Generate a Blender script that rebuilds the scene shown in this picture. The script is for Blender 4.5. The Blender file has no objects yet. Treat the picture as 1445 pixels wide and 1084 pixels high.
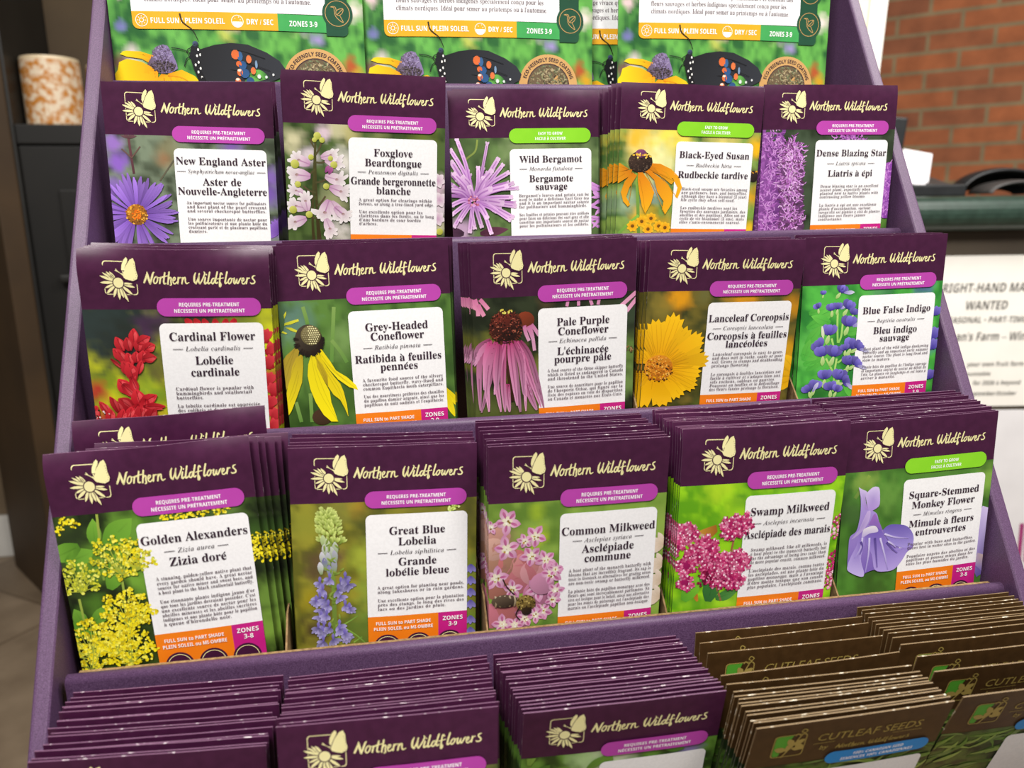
import bpy, bmesh, math, random, unicodedata
from mathutils import Vector, Matrix, Euler

# ------------------------------------------------------------------ camera, world, lights, exposure
scene = bpy.context.scene
COL = scene.collection
IMG_W, IMG_H, FOCAL = 1445.0, 1084.0, 1113.73
cam_data = bpy.data.cameras.new('camera')
cam = bpy.data.objects.new('camera', cam_data)
COL.objects.link(cam)
cam.location = (-0.08110, -0.27061, 0.27341)
cam.rotation_euler = (1.34976, 0.014721, -0.162454)
cam_data.sensor_width = 36.0
cam_data.sensor_fit = 'HORIZONTAL'
cam_data.lens = FOCAL / IMG_W * 36.0
cam_data.clip_start = 0.01
cam_data.dof.use_dof = True
cam_data.dof.focus_distance = 0.42
cam_data.dof.aperture_fstop = 10.5
scene.camera = cam
CAM_M = Euler(cam.rotation_euler).to_matrix()
CAM_P = Vector(cam.location)

world = bpy.data.worlds.new('world')
scene.world = world
world.use_nodes = True
world.node_tree.nodes['Background'].inputs[0].default_value = (1.0, 0.95, 0.90, 1)
world.node_tree.nodes['Background'].inputs[1].default_value = 0.17

def area_light(name, loc, target, size, power, color=(1, 1, 1), sy=None):
    l = bpy.data.lights.new(name, 'AREA')
    l.energy = power
    l.color = color
    l.size = size
    if sy:
        l.shape = 'RECTANGLE'
        l.size_y = sy
    o = bpy.data.objects.new(name, l)
    COL.objects.link(o)
    o.location = loc
    o.rotation_euler = (Vector(target) - Vector(loc)).to_track_quat('-Z', 'Y').to_euler()
    return o

area_light('ceiling_light', (-0.55, -0.95, 1.75), (0, 0.1, 0.1), 0.5, 46, (1.0, 0.97, 0.93), 0.5)
area_light('ceiling_light', (0.7, -0.75, 1.75), (0.1, 0.1, 0.1), 0.5, 23, (1.0, 0.96, 0.91), 0.5)
area_light('ceiling_light', (1.25, 0.1, 1.75), (1.3, 1.4, 0.1), 0.6, 38, (1.0, 0.97, 0.92))
area_light('ceiling_light', (-1.2, 0.2, 1.8), (-0.9, 1.2, -0.5), 0.6, 5, (1.0, 0.92, 0.82))

scene.view_settings.view_transform = 'Standard'
scene.view_settings.look = 'None'
scene.view_settings.exposure = 0.08
scene.view_settings.gamma = 1.0
scene.view_settings.use_curve_mapping = False

# ------------------------------------------------------------------ colour and material helpers
def lin1(c):
    return c / 12.92 if c <= 0.04045 else ((c + 0.055) / 1.055) ** 2.4

def hx(h):
    h = h.lstrip('#')
    return tuple(lin1(int(h[i:i + 2], 16) / 255.0) for i in (0, 2, 4))

def mixc(a, b, t):
    return tuple(x + (y - x) * t for x, y in zip(a, b))

def sc(c, k):
    return tuple(min(1.0, max(0.0, x * k)) for x in c)

def new_mat(name):
    m = bpy.data.materials.new(name)
    m.use_nodes = True
    return m, m.node_tree.nodes, m.node_tree.links, m.node_tree.nodes['Principled BSDF']

def tex_noise(N, L, scale, detail=3.0, coord='Object'):
    tc = N.new('ShaderNodeTexCoord')
    n = N.new('ShaderNodeTexNoise')
    n.inputs['Scale'].default_value = scale
    n.inputs['Detail'].default_value = detail
    L.new(tc.outputs[coord], n.inputs['Vector'])
    return n

def ramp(N, L, src, stops):
    r = N.new('ShaderNodeValToRGB')
    while len(r.color_ramp.elements) < len(stops):
        r.color_ramp.elements.new(0.5)
    for e, (p, c) in zip(r.color_ramp.elements, stops):
        e.position = p
        e.color = (*c, 1)
    L.new(src, r.inputs['Fac'])
    return r

def bump(N, L, src, bsdf, strength, dist=0.001):
    b = N.new('ShaderNodeBump')
    b.inputs['Strength'].default_value = strength
    b.inputs['Distance'].default_value = dist
    L.new(src, b.inputs['Height'])
    L.new(b.outputs['Normal'], bsdf.inputs['Normal'])

def mottled(name, c1, c2, scale, rough=0.5, spec=0.5, bmp=0.0, lo=0.35, hi=0.65, detail=3.0, dist=0.001, metal=0.0):
    m, N, L, B = new_mat(name)
    n = tex_noise(N, L, scale, detail)
    r = ramp(N, L, n.outputs['Fac'], [(lo, c1), (hi, c2)])
    L.new(r.outputs['Color'], B.inputs['Base Color'])
    B.inputs['Roughness'].default_value = rough
    B.inputs['Specular IOR Level'].default_value = spec
    B.inputs['Metallic'].default_value = metal
    if bmp:
        bump(N, L, n.outputs['Fac'], B, bmp, dist)
    return m

MAT = {}
MAT['card_purple'] = mottled('purple_cardboard', hx('#452c4a'), hx('#64496a'), 2600, 0.5, 0.45, 0.1, 0.36, 0.68, 2.0, 0.0002)
MAT['pouch'] = mottled('green_film', hx('#4d8a4c'), hx('#56945a'), 60, .3, .5)
MAT['kraft'] = mottled('kraft_cardboard', hx('#755c3d'), hx('#957a55'), 500, 0.85, 0.2, 0.1)
MAT['torn'] = mottled('torn_board_edge', hx('#6a4f80'), hx('#d8cfd8'), 1400, 0.8, 0.2, 0.2, 0.45, 0.62)
MAT['head_purple'] = mottled('plum_printed_paper', hx('#3f1735'), hx('#461b3b'), 220, 0.34, 0.4, 0.03, dist=0.0006)
MAT['head_brown'] = mottled('brown_printed_paper', hx('#412c15'), hx('#4a331a'), 220, 0.38, 0.5, 0.03, dist=0.0006)
MAT['rim_purple'] = mottled('worn_plum_paper_edge', hx('#5a2f52'), hx('#e6d6dc'), 420, 0.6, 0.3, 0, 0.52, 0.68, 5.0)
MAT['rim_brown'] = mottled('worn_brown_paper_edge', hx('#6b5030'), hx('#e8ddc6'), 420, 0.6, 0.3, 0, 0.48, 0.66, 5.0)
MAT['cream_ink'] = mottled('cream_ink', hx('#ece3a4'), hx('#f0e8ae'), 60, 0.45, 0.4)
MAT['gold_ink'] = mottled('dull_gold_ink', hx('#a08a45'), hx('#b09a52'), 60, 0.45, 0.5)
MAT['badge_violet'] = mottled('violet_ink', hx('#b23fa4'), hx('#b844aa'), 60, 0.4, 0.5)
MAT['badge_green'] = mottled('lime_ink', hx('#83cf23'), hx('#8cd62a'), 60, 0.4, 0.5)
MAT['badge_blue'] = mottled('blue_ink', hx('#0a86d6'), hx('#128edc'), 60, 0.4, 0.5)
MAT['white_ink'] = mottled('white_ink', hx('#f6f2f4'), hx('#ffffff'), 60, 0.5, 0.4)
MAT['panel_white'] = mottled('white_laid_paper_print', hx('#f1f0f1'), hx('#f6f5f6'), 900, 0.5, 0.4, 0.05, 0.4, 0.6, 3.0, 0.0004)
MAT['text_dark'] = mottled('dark_plum_ink', hx('#2e1c2b'), hx('#382433'), 60, 0.55, 0.3)
MAT['text_grey'] = mottled('grey_plum_ink', hx('#675a61'), hx('#71646b'), 60, 0.55, 0.3)
MAT['strip_orange'] = mottled('orange_ink', hx('#ee7a13'), hx('#f28318'), 60, 0.4, 0.5)
MAT['tag_magenta'] = mottled('magenta_ink', hx('#c11c7f'), hx('#c92486'), 60, 0.4, 0.5)
MAT['strip_amber'] = mottled('amber_ink', hx('#e8a81d'), hx('#eeb02a'), 60, 0.35, 0.5)
MAT['tag_leaf'] = mottled('leaf_green_ink', hx('#3fa052'), hx('#49aa5c'), 60, 0.35, 0.5)
MAT['tab_forest'] = mottled('forest_green_ink', hx('#1d4a34'), hx('#22523a'), 60, 0.35, 0.5)
MAT['tan_ink'] = mottled('tan_ink', hx('#c89a5e'), hx('#d0a468'), 60, 0.4, 0.4)
MAT['logo_green'] = mottled('green_ink', hx('#4d9a2c'), hx('#57a634'), 60, 0.4, 0.4)

m, N, L, B = new_mat('printed_photograph')
a = N.new('ShaderNodeAttribute')
a.attribute_name = 'Col'
L.new(a.outputs['Color'], B.inputs['Base Color'])
B.inputs['Roughness'].default_value = 0.36
B.inputs['Specular IOR Level'].default_value = 0.5
MAT['photo'] = m

# ------------------------------------------------------------------ object helpers
def link(name, mesh, parent=None, loc=(0, 0, 0), rot=(0, 0, 0)):
    o = bpy.data.objects.new(name, mesh)
    COL.objects.link(o)
    o.location = loc
    o.rotation_euler = rot
    if parent:
        o.parent = parent
    return o

def thing(name, label, cat, loc=(0, 0, 0), rot=(0, 0, 0), group=None, mesh=None):
    o = link(name, mesh, None, loc, rot)
    if mesh is None:
        o.empty_display_size = 0.01
    o['label'] = label
    o['category'] = cat
    if group:
        o['group'] = group
    return o

def bm_mesh(name, bm, *mats, smooth=False):
    bmesh.ops.recalc_face_normals(bm, faces=bm.faces)
    me = bpy.data.meshes.new(name)
    bm.to_mesh(me)
    bm.free()
    for mt in mats:
        me.materials.append(mt)
    if smooth:
        me.polygons.foreach_set('use_smooth', [True] * len(me.polygons))
    return me

def box(bm, x0, x1, y0, y1, z0, z1, bevel=0.0, segs=2, mi=0):
    r = bmesh.ops.create_cube(bm, size=1.0)
    vs = r['verts']
    for v in vs:
        v.co = Vector(((x0 + x1) / 2 + v.co.x * (x1 - x0), (y0 + y1) / 2 + v.co.y * (y1 - y0), (z0 + z1) / 2 + v.co.z * (z1 - z0)))
    fs = set(f for v in vs for f in v.link_faces)
    for f in fs:
        f.material_index = mi
    if bevel:
        es = list(set(e for v in vs for e in v.link_edges))
        bmesh.ops.bevel(bm, geom=es, offset=bevel, segments=segs, affect='EDGES', profile=0.6)

def prism_x(bm, yz, x0, x1, bevel=0.0, segs=2):
    n = len(yz)
    va = [bm.verts.new((x0, y, z)) for y, z in yz]
    vb = [bm.verts.new((x1, y, z)) for y, z in yz]
    bm.faces.new(va)
    bm.faces.new(vb[::-1])
    for i in range(n):
        j = (i + 1) % n
        bm.faces.new((va[i], vb[i], vb[j], va[j]))
    if bevel:
        bmesh.ops.recalc_face_normals(bm, faces=bm.faces)
        es = list(set(e for v in va + vb for e in v.link_edges))
        bmesh.ops.bevel(bm, geom=es, offset=bevel, segments=segs, affect='EDGES', profile=0.6)

def ray(px, py):
    return CAM_M @ Vector(((px - IMG_W / 2) / FOCAL, -(py - IMG_H / 2) / FOCAL, -1.0))

def at(px, py, depth):
    return CAM_P + ray(px, py) * depth

# ------------------------------------------------------------------ flat print geometry (all in millimetres: u right, v down)
class Art:
    def __init__(self):
        self.polys = []                       # (points, layer, colours or None)

    def poly(self, pts, layer=0.0, col=None):
        self.polys.append(([tuple(p) for p in pts], layer, col))

    def clip(self, u0, u1, v0, v1):
        out = []
        for pts, ly, col in self.polys:
            if col is not None and not isinstance(col[0], tuple):
                col = [col] * len(pts)
            P = [(p, (col[i] if col else None)) for i, p in enumerate(pts)]
            for ax, lim, sg in ((0, u0, 1), (0, u1, -1), (1, v0, 1), (1, v1, -1)):
                if not P:
                    break
                if all((p[ax] - lim) * sg >= 0 for p, _ in P):
                    continue
                Q = []
                for i in range(len(P)):
                    (a, ca), (b, cb) = P[i], P[(i + 1) % len(P)]
                    da, db = (a[ax] - lim) * sg, (b[ax] - lim) * sg
                    if da >= 0:
                        Q.append((a, ca))
                    if (da >= 0) != (db >= 0):
                        t = da / (da - db)
                        Q.append((tuple(x + (y - x) * t for x, y in zip(a, b)), mixc(ca, cb, t) if ca else None))
                P = Q
            if len(P) >= 3:
                out.append(([p for p, _ in P], ly, [c for _, c in P] if col else None))
        self.polys = out

    def build(self, name, mat, surf, cut=0.0):
        me = bpy.data.meshes.new(name)
        vs, fs, cols = [], [], []
        for pts, ly, col in self.polys:
            b = len(vs)
            vs += [(u, ly, v) for u, v in pts]
            fs.append(range(b, b + len(pts)))
            if col is not None:
                cols += [c for c in (col if isinstance(col[0], tuple) else [col] * len(pts))]
        me.from_pydata(vs, [], [list(f) for f in fs])
        if cut:
            bm = bmesh.new()
            bm.from_mesh(me)
            lo = [min(v[i] for v in vs) for i in (0, 2)]
            hi = [max(v[i] for v in vs) for i in (0, 2)]
            for ax, nrm, i in (('x', (1, 0, 0), 0), ('z', (0, 0, 1), 1)):
                x = lo[i] + cut
                while x < hi[i] - 0.2:
                    co = (x, 0, 0) if i == 0 else (0, 0, x)
                    bmesh.ops.bisect_plane(bm, geom=bm.verts[:] + bm.edges[:] + bm.faces[:], plane_co=co, plane_no=nrm)
                    x += cut
            bm.to_mesh(me)
            bm.free()
        elif cols:
            at_ = me.color_attributes.new('Col', 'FLOAT_COLOR', 'CORNER')
            at_.data.foreach_set('color', [x for c in cols for x in (*c, 1.0)])
        w, h, T, Bf, vs = surf
        n = len(me.vertices)
        co = [0.0] * (3 * n)
        me.vertices.foreach_get('co', co)
        for i in range(n):
            u, ly, v = co[3 * i:3 * i + 3]
            co[3 * i] = (u - w / 2) / 1000
            co[3 * i + 1] = -(T / 2 + Bf(u, v * vs) + 0.06 + ly) / 1000
            co[3 * i + 2] = (h - v * vs) / 1000
        me.vertices.foreach_set('co', co)
        # faces look towards -Y
        bm = bmesh.new()
        bm.from_mesh(me)
        bm.normal_update()
        flip = [f for f in bm.faces if f.normal.y > 0]
        bmesh.ops.reverse_faces(bm, faces=flip)
        bm.to_mesh(me)
        bm.free()
        me.materials.append(mat)
        me.polygons.foreach_set('use_smooth', [True] * len(me.polygons))
        me.update()
        return me

def rrect(u0, v0, u1, v1, r, n=6, corners=(1, 1, 1, 1)):
    out = []
    for (cx, cy, a0, on) in ((u0 + r, v0 + r, 180, corners[0]), (u1 - r, v0 + r, 270, corners[1]), (u1 - r, v1 - r, 0, corners[2]), (u0 + r, v1 - r, 90, corners[3])):
        if on:
            for i in range(n + 1):
                t = math.radians(a0 + 90 * i / n)
                out.append((cx + r * math.cos(t), cy + r * math.sin(t)))
        else:
            out.append((u0 if cx < (u0 + u1) / 2 else u1, v0 if cy < (v0 + v1) / 2 else v1))
    return out

def ellipse(cx, cy, rx, ry, n=14, rot=0.0):
    c, s = math.cos(rot), math.sin(rot)
    return [(cx + c * rx * math.cos(t) - s * ry * math.sin(t), cy + s * rx * math.cos(t) + c * ry * math.sin(t)) for t in (2 * math.pi * i / n for i in range(n))]

def smooth_line(pts, per=5):
    if len(pts) < 3:
        return list(pts)
    P = [pts[0]] + list(pts) + [pts[-1]]
    out = []
    for i in range(1, len(P) - 2):
        p0, p1, p2, p3 = P[i - 1:i + 3]
        for k in range(per):
            t = k / per
            out.append(tuple(0.5 * (2 * b + (c - a) * t + (2 * a - 5 * b + 4 * c - d) * t * t + (-a + 3 * b - 3 * c + d) * t ** 3) for a, b, c, d in zip(p0, p1, p2, p3)))
    out.append(tuple(pts[-1]))
    return out

def stroke_polys(pts, cap=True, per=5):
    """pts: (x, y, half width); returns quads and round caps"""
    L_ = smooth_line(pts, per)
    left, right = [], []
    for i, p in enumerate(L_):
        a, b = L_[max(0, i - 1)], L_[min(len(L_) - 1, i + 1)]
        dx, dy = b[0] - a[0], b[1] - a[1]
        d = math.hypot(dx, dy) or 1.0
        nx, ny = -dy / d, dx / d
        left.append((p[0] + nx * p[2], p[1] + ny * p[2]))
        right.append((p[0] - nx * p[2], p[1] - ny * p[2]))
    out = [[left[i], left[i + 1], right[i + 1], right[i]] for i in range(len(L_) - 1)]
    if cap:
        for p in (L_[0], L_[-1]):
            out.append(ellipse(p[0], p[1], p[2], p[2], 8))
    return out

# ------------------------------------------------------------------ lettering: outlines of single glyphs are taken from text curves
GLYPH = {}

def styled(ch, style):
    o = ord(ch)
    if style == 'bold':                                 # bold serif
        if 'A' <= ch <= 'Z': return chr(0x1D400 + o - 65)
        if 'a' <= ch <= 'z': return chr(0x1D41A + o - 97)
        if '0' <= ch <= '9': return chr(0x1D7CE + o - 48)
    if style == 'italic':
        if ch == 'h': return '\u210E'
        if 'A' <= ch <= 'Z': return chr(0x1D434 + o - 65)
        if 'a' <= ch <= 'z': return chr(0x1D44E + o - 97)
    if style == 'sans':                                 # bold sans
        if 'A' <= ch <= 'Z': return chr(0x1D5D4 + o - 65)
        if 'a' <= ch <= 'z': return chr(0x1D5EE + o - 97)
        if '0' <= ch <= '9': return chr(0x1D7EC + o - 48)
    return ch

def load_glyphs(pairs):
    todo = sorted(set(styled(c, s) for s, t in pairs for c in unicodedata.normalize('NFD', t) if not unicodedata.combining(c)))
    todo = [c for c in todo if c not in GLYPH]
    made = []
    for c in todo + ['|']:
        for body in ((c + '|'), c):
            cu = bpy.data.curves.new('glyph', 'FONT')
            cu.body = body
            cu.resolution_u = 2
            o = bpy.data.objects.new('glyph', cu)
            COL.objects.link(o)
            made.append((c, body, o))
    dg = bpy.context.evaluated_depsgraph_get()
    dg.update()
    res = {}
    for c, body, o in made:
        ev = o.evaluated_get(dg)
        me = ev.to_mesh()
        V = [(v.co.x, v.co.y) for v in me.vertices]
        F = [list(p.vertices) for p in me.polygons]
        res[(c, body)] = (V, F)
        ev.to_mesh_clear()
    for c, body, o in made:
        cu = o.data
        bpy.data.objects.remove(o)
        bpy.data.curves.remove(cu)
    bar = max(x for x, y in res[('|', '|')][0])
    for c in todo:
        adv = max(x for x, y in res[(c, c + '|')][0]) - bar
        V, F = res[(c, c)]
        GLYPH[c] = (V, F, adv)

ACC = {'\u0301': [[(-.02, .03), (.10, .17), (.19, .15), (.03, .02)]],
       '\u0300': [[(.02, .03), (-.10, .17), (-.19, .15), (-.03, .02)]],
       '\u0302': [[(-.14, .02), (-.03, .16), (.03, .16), (0, .10), (-.10, .02)], [(.14, .02), (.10, .02), (0, .10), (.03, .16)]],
       '\u0308': [[(-.15, .04), (-.15, .13), (-.06, .13), (-.06, .04)], [(.06, .04), (.06, .13), (.15, .13), (.15, .04)]],
       '\u0327': [[(-.03, 0), (.05, -.06), (.08, -.14), (.0, -.20), (-.1, -.19), (.0, -.15), (.02, -.1), (-.04, -.06)]]}

def text_width(t, style, size, track=0.0):
    w = 0.0
    for c in unicodedata.normalize('NFD', t):
        if unicodedata.combining(c):
            continue
        w += GLYPH[styled(c, style)][2] * size + track
    return w - track

def put_text(art, t, style, size, u, v, align='l', maxw=None, track=0.0, layer=0.0, fit=None, shear=0.0, place=None):
    w = text_width(t, style, size, track)
    k = 1.0
    if maxw and w > maxw:
        k = maxw / w
    if fit:
        k = fit / w
    w *= k
    x = u - (w / 2 if align == 'c' else w if align == 'r' else 0)
    x0 = x
    last = None
    place = place or (lambda a, b: (a, v - b))
    for c in unicodedata.normalize('NFD', t):
        if unicodedata.combining(c):
            if last and c in ACC:
                V, cx = last
                ys = [p[1] for p in V]
                top = 0.0 if c == '\u0327' else max(ys)
                mid = (min(p[0] for p in V) + max(p[0] for p in V)) / 2
                for pl in ACC[c]:
                    art.poly([place(cx + (mid + a) * size * k + shear * (top + b) * size, (top + b) * size) for a, b in pl], layer)
            continue
        V, F, adv = GLYPH[styled(c, style)]
        if c == 'i':
            pass
        pts = [place(x + a * size * k + shear * b * size, b * size) for a, b in V]
        for f in F:
            art.poly([pts[i] for i in f], layer)
        last = (V, x) if V else None
        x += (adv * size + track) * k
    return x0, x0 + w
# ------------------------------------------------------------------ brand marks, drawn as brush strokes (traced in a 0.0589 mm grid)
LK = 0.0589
def lg(x, y):
    return ((x - 45) * LK, (y - 62 + 0.019 * (x - 45)) * LK * 1.05)

def brush(lst, hw):
    return [(*lg(x, y), h * LK * 1.14) for x, y, h in [(p + (hw,) if len(p) == 2 else p) for p in lst]]

SCRIPT = [
    ([(547, 205, 3), (536, 238, 6), (519, 274, 6)], 6), ([(546, 204, 4), (552, 242, 7), (561, 282, 6)], 6), ([(561, 284, 4), (577, 240, 6), (590, 208, 5), (599, 203, 2)], 5),
    ([(612, 232), (599, 240), (588, 262), (592, 278), (603, 278), (615, 262), (618, 243), (612, 232)], 4.3), ([(616, 238), (634, 240)], 3),
    ([(640, 238), (630, 279)], 5), ([(634, 256), (643, 241), (655, 238)], 4),
    ([(674, 205), (661, 262), (663, 279), (673, 279)], 5), ([(650, 234), (691, 226)], 3.4),
    ([(706, 200), (689, 282)], 5), ([(695, 255), (707, 238), (717, 241), (713, 265), (714, 284), (706, 290)], 4.5),
    ([(729, 262), (744, 250), (747, 238), (737, 237), (728, 256), (732, 277), (744, 278), (758, 266)], 4),
    ([(770, 236), (762, 277)], 5), ([(767, 252), (777, 238), (789, 236)], 4),
    ([(802, 236), (792, 277)], 5), ([(797, 256), (810, 238), (820, 237), (819, 262), (826, 276), (846, 268, 2)], 4.5),
    ([(899, 200, 3), (888, 225, 6), (885, 260, 6), (896, 274, 6)], 6), ([(896, 274), (916, 236), (926, 204, 4)], 4.5), ([(921, 222), (917, 260), (926, 275)], 5), ([(926, 275), (949, 240), (966, 204), (960, 192, 2)], 4.5),
    ([(968, 232), (959, 266), (964, 274), (976, 266)], 5), ([(977, 212), (978, 211)], 4.5),
    ([(1003, 194), (985, 262), (989, 273), (1001, 266)], 5),
    ([(1036, 236), (1021, 239), (1010, 259), (1016, 273), (1028, 266), (1040, 240)], 4.5), ([(1059, 192), (1040, 256), (1046, 270), (1056, 264)], 5),
    ([(1094, 207), (1086, 198), (1079, 215), (1068, 284), (1073, 292), (1080, 280), (1075, 264)], 4.5), ([(1056, 240), (1101, 232)], 3),
    ([(1131, 190), (1112, 257), (1115, 270), (1127, 263)], 5),
    ([(1156, 231), (1143, 240), (1134, 258), (1140, 271), (1152, 264), (1162, 245), (1156, 231)], 4.3), ([(1160, 236), (1177, 236)], 3),
    ([(1182, 232), (1176, 260), (1184, 270), (1200, 240)], 4.6), ([(1201, 238), (1198, 260), (1206, 268), (1224, 238), (1232, 229, 3)], 4.6),
    ([(1236, 256), (1250, 246), (1253, 234), (1244, 232), (1236, 250), (1240, 269), (1252, 270), (1264, 258)], 4),
    ([(1278, 230), (1269, 268)], 5), ([(1274, 248), (1284, 232), (1295, 230)], 4),
    ([(1336, 212, 3), (1321, 217), (1316, 229), (1326, 241), (1333, 253), (1327, 265), (1307, 268), (1300, 262, 3)], 4.4)]

def script_art(art, layer=0.0, T=None):
    for pts, hw in SCRIPT:
        for q in stroke_polys(brush(pts, hw)):
            art.poly([T(*p) for p in q] if T else q, layer)

def logo_art():
    """two layers: cream marks, and gaps in the ground colour where flower and butterfly cross the frame"""
    cream, gap = Art(), Art()
    fr = rrect(0, 0, 1, 1, .09, 5)
    def F(p, g):
        x = 228 + p[0] * 240
        y = 133 + p[1] * 230
        cx, cy = 348, 248
        return lg(cx + (x - cx) * g, cy + (y - cy) * g)
    n = len(fr)
    for i in range(n):
        a, b = fr[i], fr[(i + 1) % n]
        cream.poly([F(a, 1.0), F(b, 1.0), F(b, .955), F(a, .955)], 0)
    tips = [(203, 234, 13), (224, 212, 10), (252, 205, 11), (276, 204, 12), (202, 281, 13), (232, 318, 11), (240, 356, 14), (288, 380, 14), (330, 397, 15), (392, 410, 13), (428, 360, 14), (449, 310, 12), (434, 286, 9), (360, 385, 12)]
    c = (333, 280)
    for j, (x, y, w) in enumerate(tips):
        dx, dy = x - c[0], y - c[1]
        d = math.hypot(dx, dy)
        nx, ny = -dy / d, dx / d
        def pet(g, o):
            return [lg(c[0] + dx * t + nx * w * s * g, c[1] + dy * t * 1.0 + ny * w * s * g) for t, s in ((.25, .35), (.55, .95), (.8, .8), (1 + o, .05), (1 + o, -.05), (.85, -.6), (.6, -.8), (.25, -.35))]
        gap.poly(pet(1.35, .05), 0.02 + j * .004)
        cream.poly(pet(.85, 0), 0.024 + j * .004)
    gap.poly([lg(*p) for p in ellipse(333, 280, 43, 42, 20)], .10)
    cream.poly([lg(*p) for p in ellipse(333, 280, 36, 35, 20)], .11)
    rear = [(378, 222), (364, 190), (368, 158), (384, 124), (402, 106), (413, 120), (404, 150), (390, 190)]
    front = [(372, 232), (384, 196), (402, 158), (428, 122), (452, 110), (465, 140), (468, 190), (477, 228), (470, 252), (440, 266), (405, 258), (378, 246)]
    def grow(P, g):
        cx = sum(p[0] for p in P) / len(P)
        cy = sum(p[1] for p in P) / len(P)
        return [lg(cx + (x - cx) * g, cy + (y - cy) * g) for x, y in P]
    gap.poly(grow(rear, 1.14), .12)
    cream.poly(grow(rear, 1.0), .125)
    gap.poly(grow(front, 1.10), .13)
    cream.poly(grow(front, 1.0), .135)
    for x, y in ((456, 150), (459, 165), (461, 180), (463, 196), (466, 212), (470, 228), (462, 243), (448, 254)):
        gap.poly([lg(*p) for p in ellipse(x, y, 2.2, 2.6, 6)], .15)
    for P in ([(372, 228, 2.4), (345, 208, 2), (320, 196, 3)], [(368, 222, 2.4), (340, 204, 2), (324, 187, 3)], [(366, 218, 5), (392, 250, 6)]):
        for q in stroke_polys([(*lg(x, y), h * LK) for x, y, h in P], True, 3):
            cream.poly(q, .126)
    return cream, gap

# ------------------------------------------------------------------ painting of printed photographs
class Noise:
    def __init__(self, seed):
        r = random.Random(seed)
        self.t = [r.random() for _ in range(4096)]
    def __call__(self, x, y):
        xi, yi = math.floor(x), math.floor(y)
        fx, fy = x - xi, y - yi
        fx, fy = fx * fx * (3 - 2 * fx), fy * fy * (3 - 2 * fy)
        g = lambda a, b: self.t[(a * 57 + b * 131) & 4095]
        return (g(xi, yi) * (1 - fx) + g(xi + 1, yi) * fx) * (1 - fy) + (g(xi, yi + 1) * (1 - fx) + g(xi + 1, yi + 1) * fx) * fy

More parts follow.
